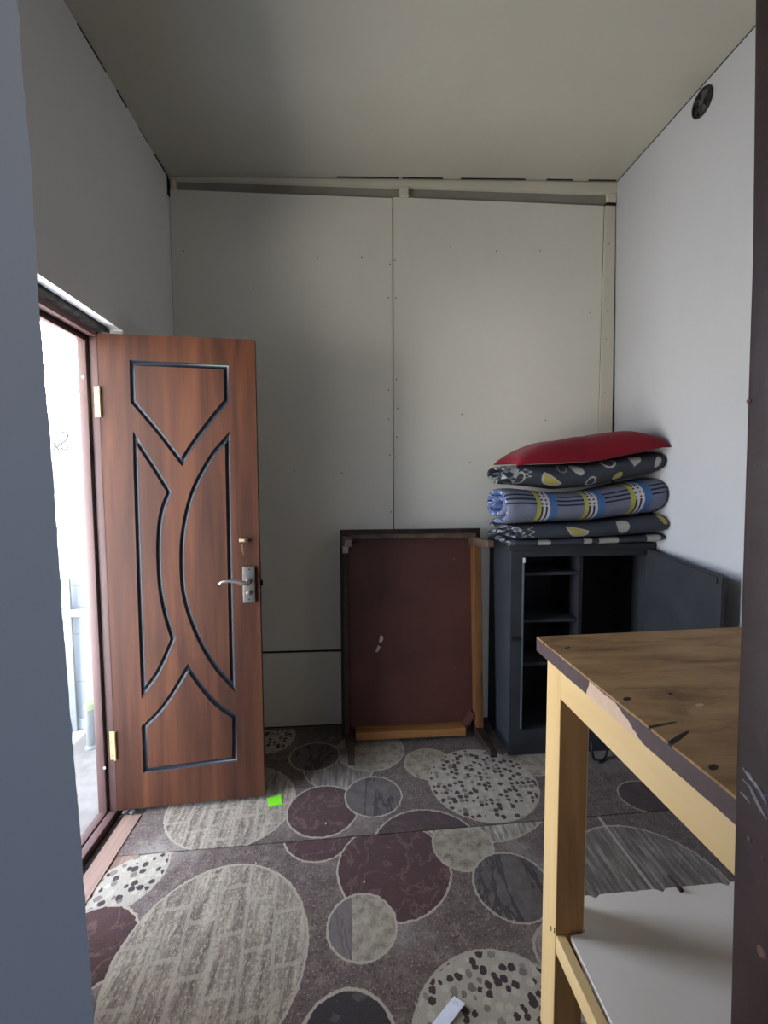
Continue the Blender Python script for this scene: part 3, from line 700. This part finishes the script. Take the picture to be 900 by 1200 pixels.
q = AY(606, 748, CY0-.004); bm = new(); box(bm, q.x-.03, q.x+.006, CY0-.010, CY0-.0002, q.z-.010, q.z+.008, .002); tube(bm, [(q.x-.004, CY0-.012, q.z), (q.x+.01, CY0-.016, q.z-.012), (q.x+.016, CY0-.014, q.z-.03)], .004, 8); to_obj('latch', bm, M_BLACK, cab)
q = AY(634, 712, CY1-.02); bm = new(); tube(bm, [(q.x, CY1-.014, q.z), (q.x, CY1-.03, q.z), (q.x, CY1-.04, q.z-.004)], [.008, .008, .012], 10); to_obj('knob', bm, M_CAB, cab)
# door, swung about 100 degrees and sagging
h0 = Vector((1.505, CY0-.006, 1.067)); e0 = AX(846, 677, 1.475)
dv = (e0-h0); dv.z = 0; dl = dv.length; dv.normalize(); sag = (e0.z-h0.z)
tn = Vector((dv.y, -dv.x, 0)).normalized()
if tn.x < 0: tn = -tn
def dpt(s, z, w): return h0+dv*s+tn*w+Vector((0, 0, z+sag*s/dl))
bm = new(); zb = -(h0.z-.16)
hexa(bm, [dpt(0, zb, 0), dpt(dl, zb, 0), dpt(dl, zb, .018), dpt(0, zb, .018)], [dpt(0, 0, 0), dpt(dl, 0, 0), dpt(dl, 0, .018), dpt(0, 0, .018)], .002)
dr = sub(to_obj('cabinet_door', bm, M_CAB, cab), cab)
bm = new()
hexa(bm, [dpt(.02, -.03, -.006), dpt(dl-.02, -.03, -.006), dpt(dl-.02, -.03, -.0003), dpt(.02, -.03, -.0003)], [dpt(.02, -.006, -.006), dpt(dl-.02, -.006, -.006), dpt(dl-.02, -.006, -.0003), dpt(.02, -.006, -.0003)], .001)
to_obj('door_batten', bm, M_CAB, dr)
for z in (-.12, zb+.12):
    bm = new(); P0 = dpt(0, z, .004); tube(bm, [P0+Vector((0, -.001, -.03)), P0, P0+Vector((0, -.001, .03))], .005, 8); to_obj('door_hinge', bm, M_CAB, dr)

# ------------------------------------------------------------------ bedding
def super_pt(th, a, b, e=2.6):
    c, s = math.cos(th), math.sin(th)
    return Vector((a*math.copysign(abs(c)**(2/e), c), b*math.copysign(abs(s)**(2/e), s)))
def ribbon(path, t):
    """2-D section of a cloth layer: outline of a path given thickness t (rounded ends); also the arc length of every outline point."""
    n = len(path); Ls = [0]
    for i in range(1, n): Ls.append(Ls[-1]+(path[i]-path[i-1]).length)
    nr = []
    for i in range(n):
        d = (path[min(i+1, n-1)]-path[max(i-1, 0)]).normalized(); nr.append(Vector((-d.y, d.x)))
    A = [(path[i]+nr[i]*t/2, Ls[i]) for i in range(n)]; B = [(path[i]-nr[i]*t/2, Ls[i]) for i in range(n)]
    def cap(c, nv, L):
        tv = Vector((nv.y, -nv.x)); return [(c+nv*(t/2*math.cos(a))+tv*(t/2*math.sin(a)), L) for a in (math.pi/4, math.pi/2, 3*math.pi/4)]
    return A+cap(path[-1], nr[-1], Ls[-1])+[b for b in reversed(B)]+cap(path[0], -nr[0], 0.), n
def cloth_bundle(name, mat, label, cat, section, n_front, v_zero, x0, x1, yc, base, rise, scale, endx, wr, group, nx=46, inner_mat=1, seed=0, round_=.03):
    """extrude a section along x; base(x) is the height of the section's underside, scale(x) its vertical scale"""
    bm = new(); uvl = bm.loops.layers.uv.new('UVMap'); rings = []
    zmin = min(p.y for p, _ in section)
    cen = Vector((sum(p.x for p, _ in section)/len(section), sum(p.y for p, _ in section)/len(section)))
    sp = [0, .004, .012, .024, .04]; xs = [x0+s for s in sp]+[x0+.04+(x1-x0-.08)*i/nx for i in range(1, nx)]+[x1-s for s in sp[::-1]]
    m = len(section)
    # local pinch towards the layer's own centre line at both ends -> soft rounded edges
    mate = [None]*m
    A = n_front
    for i in range(A): mate[i] = 2*A+2-i
    for i in range(A): mate[2*A+2-i] = i
    for k in range(A, A+3): mate[k] = A+(A+2-k)
    for k in range(2*A+3, m): mate[k] = 2*A+3+(m-1-k)
    for x in xs:
        ed = min(x-x0, x1-x); f = 1 if ed >= .04 else math.sqrt(max(0, 1-(1-ed/.04)**2))
        f = .25+.75*f; ring = []
        for i, (p, L_) in enumerate(section):
            q = section[mate[i]][0]; mid = (p+q)/2; pp = mid+(p-mid)*f
            zz = base(x)+(pp.y-zmin)*scale(x)
            xx = x+endx(x, L_, i)*max(0, 1-(x-x0)/.25)
            w = wr*mnoise.noise((x*7+seed, pp.x*9, pp.y*14))+wr*.5*mnoise.noise((x*19+seed, pp.x*22, pp.y*30))
            if pp.y-zmin < .01: w = 0
            ring.append(bm.verts.new((xx, yc+pp.x+w*(-1 if pp.x < 0 else 1), zz+w*.35 if pp.y-zmin > .02 else zz)))
        rings.append((x, ring))
    for (xa, a), (xb, b) in zip(rings, rings[1:]):
        for k in range(m):
            k2 = (k+1) % m
            f = bm.faces.new((a[k], a[k2], b[k2], b[k]))
            outer = k < A-1
            for lp, (xx, kk) in zip(f.loops, ((xa, k), (xa, k2), (xb, k2), (xb, k))):
                lp[uvl].uv = (xx, section[kk][1]-v_zero)
            f.material_index = 0 if (outer or k >= 2*A+2) else inner_mat
    for r, flip in ((rings[0][1], True), (rings[-1][1], False)):
        for i in range(A-1):
            q = (r[i], r[i+1], r[mate[i+1]], r[mate[i]])
            f = bm.faces.new(q if flip else q[::-1]); f.material_index = inner_mat
            for lp in f.loops: lp[uvl].uv = (x0, section[i][1]-v_zero)
        for cc in (list(range(A, A+3)), list(range(2*A+3, m))):
            pass
    o = to_obj(name, bm, mat, smooth=True); o['label'] = label; o['category'] = cat
    if group: o['group'] = group
    reg(o)
    mod = o.modifiers.new('soft', 'SUBSURF'); mod.levels = 1; mod.render_levels = 1
    return o
def spiral_path(a0, b0, pitch, turns, start=-math.pi*.5, n=44, e=2.6):
    P = []; N = int(n*turns)
    for i in range(N+1):
        th = start-2*math.pi*i/n; k = i/n; P.append(super_pt(th, a0-pitch*k, max(.012, b0-pitch*k*.92), e))
    return P

def fabric_base(name, rough=.9):
    g = G(name, rough, 0, .15); n = g.N.new('ShaderNodeUVMap'); n.uv_map = 'UVMap'; return g, n.outputs[0]
# plaid blanket
g, uvn = fabric_base('plaid_blanket_cloth'); U, V = g.sep(uvn)[:2]
def band(g, t, c, hw): return g.math('LESS_THAN', g.math('ABSOLUTE', g.math('SUBTRACT', t, c)), hw)
PER = .235
fu = g.math('MULTIPLY', g.math('FRACT', g.math('MULTIPLY', g.math('SUBTRACT', U, .888-PER), 1/PER)), PER)      # each group starts at its yellow stripe
c = g.mix(g.noise(g.coord(), 90, 2), s2l((104, 108, 124)), s2l((122, 126, 142)))
navy, white, yel, blu = s2l((44, 46, 62)), s2l((196, 192, 198)), s2l((172, 168, 84)), s2l((74, 112, 160))
hl = None
for cc in (.012, .036, .060):
    b = band(g, V, cc, .0048); hl = b if hl is None else g.math('MAXIMUM', hl, b)
c = g.mix(hl, c, navy)
uok = g.math('GREATER_THAN', U, .88)
def rng(a, b): return g.math('MULTIPLY', band(g, fu, (a+b)/2, (b-a)/2), uok)
hz = g.math('MULTIPLY', g.math('GREATER_THAN', V, .0), g.math('LESS_THAN', V, .072))
c = g.mix(rng(.0, .022), c, yel); c = g.mix(rng(.022, .031), c, navy); c = g.mix(rng(.031, .044), c, white); c = g.mix(rng(.044, .053), c, navy)
c = g.mix(rng(.053, .066), c, white); c = g.mix(rng(.070, .104), c, blu)
cross = g.math('MULTIPLY', hz, rng(.022, .066))
c = g.mix(g.math('MULTIPLY', cross, g.math('SUBTRACT', 1., hl)), c, white)
g.color(c).bump(g.noise(g.coord(), 240, 2), .25, .002); M_PLAID = g.m
g, uvn = fabric_base('blue_blanket_lining'); U, V = g.sep(uvn)[:2]
c = g.mix(g.step(g.noise(g.coord(), 9, 2), .4, .6), s2l((70, 128, 205)), s2l((112, 128, 176)))
st = g.math('FRACT', g.math('MULTIPLY', V, 14)); c = g.mix(g.math('LESS_THAN', st, .16), c, s2l((40, 46, 66))); c = g.mix(band(g, st, .26, .07), c, s2l((205, 205, 212)))
g.color(c); M_PLAIDIN = g.m
# quilts: dark grey ground with leaves, hearts, lemon halves and curls
def quilt_mat(name, motifs, patch_x=0.):
    g, uvn = fabric_base(name)
    c = g.mix(g.noise(g.coord(), 60, 3), s2l((58, 62, 70)), s2l((72, 76, 84)))
    Y, W, GR = s2l((176, 166, 92)), s2l((176, 174, 168)), s2l((120, 124, 130))
    for kind, x, v, rx, rv, rot in motifs:
        m = g.map(uvn, loc=(x, v, 0), rot=(0, 0, rot), scale=(rx, rv, 1e3), kind='TEXTURE'); r = g.vmath('LENGTH', m); mx, my = g.sep(m)[:2]
        if kind == 'leaf': c = g.mix(g.math('LESS_THAN', r, 1), c, W)
        elif kind == 'yleaf': c = g.mix(g.math('LESS_THAN', r, 1), c, Y)
        elif kind == 'lemon':
            h = g.math('MULTIPLY', g.math('LESS_THAN', r, 1), g.math('GREATER_THAN', my, -.15)); c = g.mix(h, c, W)
            h2 = g.math('MULTIPLY', g.math('LESS_THAN', r, .82), g.math('GREATER_THAN', my, .0)); c = g.mix(h2, c, Y)
        elif kind == 'ring':
            c = g.mix(band(g, r, 1, .16), c, W)
        elif kind == 'gring': c = g.mix(band(g, r, .85, .18), c, GR)
        elif kind == 'curl':
            aa = g.math('ABSOLUTE', g.math('SUBTRACT', g.math('ABSOLUTE', mx), g.math('MULTIPLY', g.math('SINE', g.math('MULTIPLY', my, 7)), .6)))
            c = g.mix(g.math('MULTIPLY', g.math('LESS_THAN', g.math('ABSOLUTE', g.math('SUBTRACT', mx, g.math('MULTIPLY', g.math('SINE', g.math('MULTIPLY', my, 8)), .7))), .22), g.math('LESS_THAN', g.math('ABSOLUTE', my), 1)), c, W)
        elif kind == 'heart':
            ax = g.math('ABSOLUTE', mx); d = g.math('SUBTRACT', my, g.math('MULTIPLY', g.math('SQRT', ax), .75))
            c = g.mix(g.math('LESS_THAN', g.math('ADD', g.math('MULTIPLY', mx, mx), g.math('MULTIPLY', d, d)), .75), c, W)
    vo = g.voro(uvn, 30, 'F1', 1.); k = g.sep(vo['Color'])[0]
    pc = g.ramp(k, [(0, s2l((40, 44, 52))), (.5, s2l((48, 52, 60))), (.51, s2l((176, 176, 180))), (.75, s2l((150, 154, 158))), (.76, s2l((104, 110, 118))), (1, s2l((84, 90, 98)))])
    px_ = g.math('ADD', g.sep(uvn)[0], g.math('MULTIPLY', g.math('SUBTRACT', g.noise(uvn, 18, 2), .5), .06))
    c = g.mix(g.math('LESS_THAN', px_, patch_x), c, pc)
    g.color(c).bump(g.noise(g.coord(), 200, 2), .25, .002); return g.m
def patch_mat(name):
    g = G(name, .9, 0, .15); v = g.coord(); vo = g.voro(v, 34, 'F1', 1.); k = g.sep(vo['Color'])[0]
    g.color(g.ramp(k, [(0, s2l((42, 46, 54))), (.55, s2l((50, 54, 62))), (.56, s2l((184, 184, 188))), (.8, s2l((150, 156, 160))), (.81, s2l((112, 118, 124))), (1, s2l((90, 96, 104)))]))
    return g.m
M_PATCH = patch_mat('black_white_patch_cloth')
BYC = 2.22
def prof_z(px, y=2.08):
    P = [AY(a, b, y) for a, b in px]; xs = [p.x for p in P]; zs = [p.z for p in P]
    return lambda x: float(np.interp(x, xs, zs))
T1 = prof_z([(566, 618), (610, 616), (700, 612), (775, 602), (787, 601)])
T2 = prof_z([(566, 568), (610, 568), (660, 574), (700, 571), (775, 555), (787, 554)])
T3 = prof_z([(566, 545), (620, 541), (700, 538), (775, 525), (787, 524)])
def fx(px, py, y=2.05): p = AY(px, py, y); return p.x, p.z
# bottom quilt: folded three layers deep
z0 = CH+.001
path = [Vector(p) for p in ((-.155, .0), (-.10, -.001), (0, 0), (.10, 0), (.145, .004), (.165, .022), (.145, .042), (.10, .046), (0, .046), (-.10, .046), (-.15, .046), (-.178, .050), (-.190, .066), (-.18, .084), (-.15, .092), (-.10, .093), (0, .093), (.10, .093), (.16, .09))]
sec, nf = ribbon(path, .040)
LEN = [0]
for a, b in zip(path, path[1:]): LEN.append(LEN[-1]+(b-a).length)
v0 = LEN[12]
def base1(x): t = (x-.66)/.86; return z0+.010*t*t
def sc1(x): return (T1(x)-base1(x))/(.093+.042)
mo = []
for kind, px, py, rx, rv, rot in (('lemon', 675, 621, .055, .035, 2.9), ('leaf', 728, 617, .032, .03, .3), ('curl', 618, 625, .02, .03, 0), ('yleaf', 778, 609, .03, .03, .3), ('curl', 606, 627, .02, .02, .6), ('leaf', 715, 632, .05, .014, .1), ('leaf', 688, 634, .02, .012, .1), ('leaf', 640, 636, .03, .012, .1), ('leaf', 770, 625, .035, .014, .8)):
    x, z = fx(px, py); t = (x-.66)/.86
    mo.append((kind, x, (z-(base1(x)+.085*sc1(x)))*1.25, rx, rv, rot))
for kind, px, rx, rv in (('leaf', 715, .05, .014), ('leaf', 690, .02, .012), ('leaf', 640, .03, .012), ('leaf', 768, .035, .014)):
    mo.append((kind, fx(px, 632)[0], LEN[0]-v0+.0, rx, rv, 0))
MQ1 = quilt_mat('grey_leaf_quilt', mo, .79)
def end1(x, L_, i): return .012*mnoise.noise((L_*11, 1, 3))+.02*(1-abs(L_-v0)/.5)-.0
cloth_bundle('quilt', [MQ1, M_PATCH], 'dark grey leaf-patterned quilt folded flat, lowest of the bedding on the cabinet', 'quilt', sec, nf, v0, .765, 1.548, BYC+.01, base1, 0, sc1, end1, .006, None, seed=3)
def top1(x): return base1(x)+(.093+.042)*sc1(x)
# plaid blanket: a loose roll
SP = spiral_path(.168, .105, .047, 1.9)
sec, nf = ribbon(SP, .040)
LP = [0]
for a, b in zip(SP, SP[1:]): LP.append(LP[-1]+(b-a).length)
iz = min(range(40), key=lambda i: SP[i].x); v0 = LP[iz]+.0
def base2(x): return T1(x)+.001
def sc2(x): return (T2(x)-T1(x)-.002)/(.21+.04)
def end2(x, L_, i): return -.012+.026*mnoise.noise((L_*3.2, 4, 8))+.022*(L_/LP[-1])
cloth_bundle('plaid_blanket', [M_PLAID, M_PLAIDIN], 'rolled blue-grey plaid blanket with yellow, white and blue bands', 'blanket', sec, nf, v0, .745, 1.550, BYC-.005, base2, 0, sc2, end2, .007, None, seed=9)
# upper quilt
SQ = spiral_path(.160, .078, .050, 1.4)
sec, nf = ribbon(SQ, .044)
LQ = [0]
for a, b in zip(SQ, SQ[1:]): LQ.append(LQ[-1]+(b-a).length)
iz = min(range(40), key=lambda i: SQ[i].x); v0 = LQ[iz]
def base3(x): return T2(x)+.001
def sc3(x): return (T3(x)-T2(x)-.002)/(.156+.04)
def mid3(x): return base3(x)+.09*sc3(x)
mo = []
for kind, px, py, rx, rv, rot in (('lemon', 650, 563, .055, .045, 2.6), ('curl', 622, 556, .022, .035, 0), ('gring', 661, 551, .026, .024, 0), ('leaf', 678, 552, .022, .04, .7), ('ring', 717, 543, .03, .03, .5), ('heart', 746, 543, .034, .034, -.3), ('ring', 696, 567, .022, .028, .2), ('yleaf', 727, 560, .024, .022, .3), ('leaf', 772, 543, .016, .032, -.3), ('leaf', 610, 541, .03, .012, .4), ('ring', 615, 566, .02, .05, 0)):
    x, z = fx(px, py); mo.append((kind, x, (z-mid3(x))*1.12, rx, rv, rot))
MQ3 = quilt_mat('grey_heart_quilt', mo, .815)
def end3(x, L_, i): return -.012+.04*mnoise.noise((L_*4, 9, 2))
cloth_bundle('quilt', [MQ3, M_PATCH], 'dark grey quilt with hearts and lemon halves, folded under the red pillow', 'quilt', sec, nf, v0, .755, 1.545, BYC+.005, base3, 0, sc3, end3, .009, None, seed=21)
def top3(x): return T3(x)
# red pillow
g = G('red_cotton', .85, 0, .2); n = g.noise(g.coord(), 8, 4); g.color(g.mix(n, s2l((112, 10, 28)), s2l((140, 17, 38)))).bump(g.noise(g.coord(), 220, 2), .2, .002)
g.b.inputs['Sheen Weight'].default_value = .1
M_RED = g.m
bm = new(); nu, nv = 44, 28; grid = []; X0, X1, Y0, Y1 = .785, 1.553, 2.03, 2.40
def pil(i, j, sgn):
    u = -1+2*i/nu; v = -1+2*j/nv
    # corners stick out a little, sides pull in
    x = (X0+X1)/2+(X1-X0)/2*u*(1-.05*(1-v*v)); y = (Y0+Y1)/2+(Y1-Y0)/2*v*(1-.06*(1-u*u))
    h = (max(0, 1-abs(u)**(3.2 if u < 0 else 2.2))**.55)*(max(0, 1-abs(v)**4)**.5)
    mid = top3(min(max(x, .72), 1.5))+.012+.010*u-.004*(1-u*u)-.016*v*v*(v < 0)
    th = (.112+.018*u) if sgn > 0 else .006
    w = .006*mnoise.noise((x*9, y*9, 4))*h
    return Vector((x, y, mid+sgn*th*h+w))
T = [[bm.verts.new(pil(i, j, 1)) for j in range(nv+1)] for i in range(nu+1)]
B = [[T[i][j] if i in (0, nu) or j in (0, nv) else bm.verts.new(pil(i, j, -1)) for j in range(nv+1)] for i in range(nu+1)]
for i in range(nu):
    for j in range(nv):
        bm.faces.new((T[i][j], T[i+1][j], T[i+1][j+1], T[i][j+1])); bm.faces.new((B[i][j], B[i][j+1], B[i+1][j+1], B[i+1][j]))
solo('pillow', bm, M_RED, 'plain dark red pillow lying on top of the folded quilts', 'pillow', (1.15, 2.2, top3(1.15)), smooth=True)

# ------------------------------------------------------------------ workbench in the foreground
TZ = 1.0145
wt = thing('workbench', 'tall workbench with worn brown plywood top and cream painted frame', 'table', (1.0, .8, CT))
g = G('worn_plywood', .62, 0, .35); v = g.coord(); r1 = g.map(v, rot=(0, 0, .62), scale=(3.0, 14, 3))
n1 = g.noise(r1, 1.3, 7, .65, .8); n2 = g.noise(v, 5, 6, .7); n3 = g.noise(g.map(v, rot=(0, 0, .62), scale=(16, 90, 10)), 1., 3, .6)
c = g.ramp(n1, [(.26, s2l((94, 66, 42))), (.44, s2l((150, 114, 74))), (.62, s2l((170, 134, 90))), (.82, s2l((188, 156, 112)))])
c = g.mix(g.math('MULTIPLY', g.step(n2, .55, .72), .6), c, s2l((84, 60, 40)))
c = g.mix(g.math('MULTIPLY', g.step(n3, .55, .75), .35), c, s2l((92, 66, 42)))
x, y, z = g.sep(v)[:3]
def hole(c, px, py, rx, ry, rot=.5, colr=(26, 18, 14)):
    p = AZ(px, py, TZ); m = g.map(v, loc=(p.x-1.0, p.y-.8, 0), rot=(0, 0, rot), scale=(rx, ry, 1e3), kind='TEXTURE')
    return g.mix(g.math('LESS_THAN', g.math('ADD', g.vmath('LENGTH', m), g.math('MULTIPLY', g.math('SUBTRACT', n2, .5), .8)), 1), c, s2l(colr))
for h in ((665, 759, .010, .004), (735, 819, .009, .005), (786, 813, .006, .004), (836, 899, .010, .005), (790, 868, .05, .004), (767, 851, .05, .003, .2), (820, 826, .010, .004, .3, (190, 168, 136))): c = hole(c, *h)
g.color(c).rough(g.math('ADD', .5, g.math('MULTIPLY', n2, .25))).bump(n3, .2, .003); M_PLY = g.m
g = G('chipped_brown_edge_paint', .5, 0, .4); v = g.coord(); x, y, z = g.sep(v)[:3]
cp = g.mix(g.noise(v, 30, 4), s2l((66, 50, 52)), s2l((88, 70, 70)))
# bare wood where the paint has broken away, widest near the lower edge
yy = g.math('ADD', y, g.math('MULTIPLY', g.math('SUBTRACT', g.noise(v, 55, 3), .5), .022))
ya, yb = [AX(px, py, .467).y-.8 for px, py in ((686, 798), (752, 862))]
hgt = g.math('MULTIPLY', g.step(yy, yb-.01, (ya+yb)/2), g.math('SUBTRACT', 1., g.step(yy, ya-.012, ya)))
zrel = g.math('SUBTRACT', z, TZ-.036-CT)
zz_ = g.math('ADD', zrel, g.math('MULTIPLY', g.math('SUBTRACT', g.noise(v, 40, 3), .5), .012))
chip = g.math('LESS_THAN', zz_, g.math('MULTIPLY', hgt, .030))
chip = g.math('MULTIPLY', chip, g.math('GREATER_THAN', hgt, .06))
cp = g.mix(chip, cp, g.mix(g.noise(v, 60, 3), s2l((200, 164, 136)), s2l((222, 196, 172))))
g.color(cp).bump(g.math('SUBTRACT', g.math('MULTIPLY', g.noise(v, 40, 3), .3), chip), .5, .004); M_EDGE = g.m
A_, B_ = AZ(629, 746, TZ), AZ(864, 735, TZ)
dirx = (B_-A_).normalized(); far_r = A_+dirx*((1.50-A_.x)/dirx.x)
near_l = Vector((.4715, .436, TZ)); near_r = Vector((1.50, .46, TZ))
# tabletop with a slightly wavy worn left edge
P = [A_.copy()]; 
P2 = [near_l, near_r, far_r]
loop = [A_]+[A_.lerp(near_l, i/24)+Vector((.0016*mnoise.noise((i*.7, 3, 1)), 0, 0)) for i in range(1, 24)]+P2
bm = new(); prism(bm, [p-Vector((0, 0, .004)) for p in loop], (0, 0, .004)); to_obj('tabletop', bm, M_PLY, wt)
bm = new(); prism(bm, [p-Vector((0, 0, .036)) for p in loop], (0, 0, .0318)); eb = to_obj('tabletop_edge', bm, M_EDGE, wt); eb['label'] = 'dark brown painted edge, chipped to bare wood'
TU = TZ-.0365
LX0, LX1, LY0, LY1 = .482, .553, .960, 1.030
AB = .903
def leg_(x0, x1, y0, y1):
    bm = new(); box(bm, x0, x1, y0, y1, CT, TU, .002)
    for f in bm.faces:
        f.material_index = 1 if (f.normal.y < -.5 or f.calc_center_median().y < y0+.001) and f.calc_area() > .02 else 0
    return to_obj('leg', bm, [M_PINE, M_RAW], wt)
leg_(LX0, LX1, LY0, LY1); leg_(1.42, 1.49, LY0+.02, LY1+.02); leg_(.507, .570, .445, .505); leg_(1.42, 1.49, .47, .54)
bm = new(); box(bm, LX0-.0005, LX0+.022, .440, LY0-.0005, AB, TU, .0015); to_obj('apron', bm, M_PINEY, wt)
bm = new(); box(bm, LX1+.001, 1.419, LY1-.025, LY1-.003, AB, TU, .0015); to_obj('apron', bm, M_PINE, wt)
bm = new(); box(bm, LX1+.001, 1.419, .475, .497, AB, TU, .0015); to_obj('apron', bm, M_PINE, wt)
bm = new(); box(bm, 1.466, 1.488, .541, LY0+.019, AB, TU, .0015); to_obj('apron', bm, M_PINEY, wt)
# lower shelf: white board with a ragged back edge, notched round the legs
SZ = .325
bk = []
K = 60
for i in range(K+1):
    t = i/K; x = LX1+.004+(1.41-LX1)*t; bk.append(Vector((x, 1.047+.012*t+.0025*mnoise.noise((x*60, 1, 0))-(.010 if (i % 13) == 5 else 0), SZ)))
loop = [Vector((.508, .507, SZ)), Vector((1.41, .506, SZ))]+bk[::-1]+[Vector((LX1+.003, LY0-.002, SZ)), Vector((.536, LY0-.006, SZ)), Vector((.516, LY0-.008, SZ))]
M_SHELF = plain('white_chipboard', (230, 222, 211), .6, .05, 3)
bm = new(); prism(bm, [p-Vector((0, 0, .016)) for p in loop], (0, 0, .016)); to_obj('shelf', bm, M_SHELF, wt)
bm = new(); box(bm, .484, .5065, .44, LY0-.001, SZ-.05, SZ-.004, .002); to_obj('shelf_rail', bm, M_PINEY, wt)
bm = new(); box(bm, LX1+.001, 1.42, LY1-.025, LY1-.003, SZ-.060, SZ-.017, .002); to_obj('shelf_rail', bm, M_PINE, wt)
for (px, py) in ((646, 1088), (650, 1090)):
    q = AX(px, py, LX0); bm = new(); tube(bm, [q+Vector((-.0008, 0, .005)), q, q+Vector((-.0008, 0, -.006))], .0013, 6); to_obj('nail_mark', bm, M_DARK, wt)
# short dark stick poking over the shelf's back edge
q0, q1 = AZ(783, 1026, SZ+.004), AZ(799, 1044, SZ+.004)
bm = new(); tube(bm, [q0, q0.lerp(q1, .5), q1], [.003, .004, .006], 8); solo('dark_peg', bm, M_DKWOOD, 'short dark peg lying on the white lower shelf of the workbench', 'peg', AZ(799, 1044, SZ+.001), smooth=True)

# ------------------------------------------------------------------ round vent fan in the right wall
vc = AX(825, 120, 1.519); vc.x = xr_at(vc.z)-.001
vn = Vector((-1, 0, -.023)).normalized()
vt = thing('vent_fan', 'round black vent fan set high in the right wall', 'vent', vc)
R_ = .050
bm = new(); disc_lathe(bm, vc-vn*.0005, vn, [(0, R_), (.003, R_), (.0032, R_*.9)], 40); to_obj('back_plate', bm, plain('vent_black', (12, 12, 13), .7), vt)
vu = Vector((0, 1, 0)); vw = vn.cross(vu).normalized()
def ringtube(r, h, tr):
    bm = new(); Pn = [vc+vn*h+(vu*math.cos(a)+vw*math.sin(a))*r for a in [2*math.pi*k/36 for k in range(37)]]; tube(bm, Pn, tr, 8); return bm
to_obj('rim', ringtube(R_, .005, .005), M_BLACK, vt, smooth=True)
M_GREYP = plain('dark_grey_plastic', (74, 74, 76), .4)
bm = new(); disc_lathe(bm, vc+vn*.003, vn, [(0, .012), (.006, .012), (.009, .008)], 20); to_obj('hub', bm, M_GREYP, vt, autosmooth=40)
for k in range(5):
    a = 2*math.pi*k/5+.4; bm = new(); P = []
    for (r, da) in ((.012, 0), (.022, -.12), (.040, -.2), (.0445, .15), (.0425, .55), (.026, .6), (.0125, .5)):
        P.append(vc+vn*(.0045+.002*math.sin(da*4))+(vu*math.cos(a+da)+vw*math.sin(a+da))*r)
    prism(bm, P, vn*.001); to_obj('blade', bm, M_GREYP if k % 2 else M_BLACK, vt)
for k in range(3):
    a = 2*math.pi*k/3+1.1; bm = new(); P = [vc+vn*.0085+(vu*math.cos(a+s*.5)+vw*math.sin(a+s*.5))*(.010+.040*s) for s in (0, .33, .66, 1)]; tube(bm, P, .003, 6); to_obj('grille_arm', bm, M_GREYP, vt)

# ------------------------------------------------------------------ light: overcast sky through the doorway and through the window behind
w = bpy.data.worlds.new('World'); SC.world = w; w.use_nodes = True
bg = w.node_tree.nodes['Background']; # hazy sky: bright low down over sunlit open ground, dimmer and bluer overhead
wt_ = w.node_tree; tc = wt_.nodes.new('ShaderNodeTexCoord'); sx = wt_.nodes.new('ShaderNodeSeparateXYZ'); rp = wt_.nodes.new('ShaderNodeValToRGB'); mr = wt_.nodes.new('ShaderNodeMapRange')
wt_.links.new(tc.outputs['Generated'], sx.inputs[0]); wt_.links.new(sx.outputs[2], mr.inputs[0]); mr.inputs[1].default_value = -1; mr.inputs[2].default_value = 1
wt_.links.new(mr.outputs[0], rp.inputs[0]); wt_.links.new(rp.outputs[0], bg.inputs[0])
e = rp.color_ramp.elements
while len(e) < 5: e.new(.5)
for i, (p, c) in enumerate([(0, (.92, .88, .81)), (.47, (.90, .88, .84)), (.52, (.62, .69, .80)), (.65, (.52, .62, .80)), (1, (.30, .39, .56))]): e[i].position = p; e[i].color = (*c, 1)
bg.inputs[1].default_value = 16.0
def portal(name, loc, rot, sx, sy):
    l = bpy.data.lights.new(name, 'AREA'); l.shape = 'RECTANGLE'; l.size = sx; l.size_y = sy; l.cycles.is_portal = True
    o = bpy.data.objects.new(name, l); COL.objects.link(o); o.location = loc; o.rotation_euler = rot
portal('doorway_daylight', (-1.065, 1.587, 1.0), (0, -math.pi/2, 0), 1.96, .56)
portal('window_daylight', ((WX0+WX1)/2, -2.28, (WZ0+WZ1)/2), (math.pi/2, 0, 0), .55, .6)

# ------------------------------------------------------------------ camera
cam = bpy.data.cameras.new('Camera'); co = bpy.data.objects.new('Camera', cam); COL.objects.link(co)
cam.sensor_fit = 'AUTO'; cam.sensor_width = 36; cam.lens = F/1200*36; cam.clip_start = .02
# camera axes in world space: rows of (X, Y, Z)_cam
Rw = Matrix(((cx[0], cx[1], -cx[2]), (cy[0], cy[1], -cy[2]), (cz[0], cz[1], -cz[2])))
co.matrix_world = Matrix.Translation(Vector(CAMP)) @ Rw.to_4x4()
SC.camera = co
vs = SC.view_settings; vs.view_transform = 'Standard'; vs.look = 'None'; vs.gamma = 1; vs.use_curve_mapping = False; vs.exposure = .65
SC.cycles.use_denoising = True
SC.cycles.max_bounces = 12; SC.cycles.diffuse_bounces = 8
SC.cycles.sample_clamp_indirect = 8
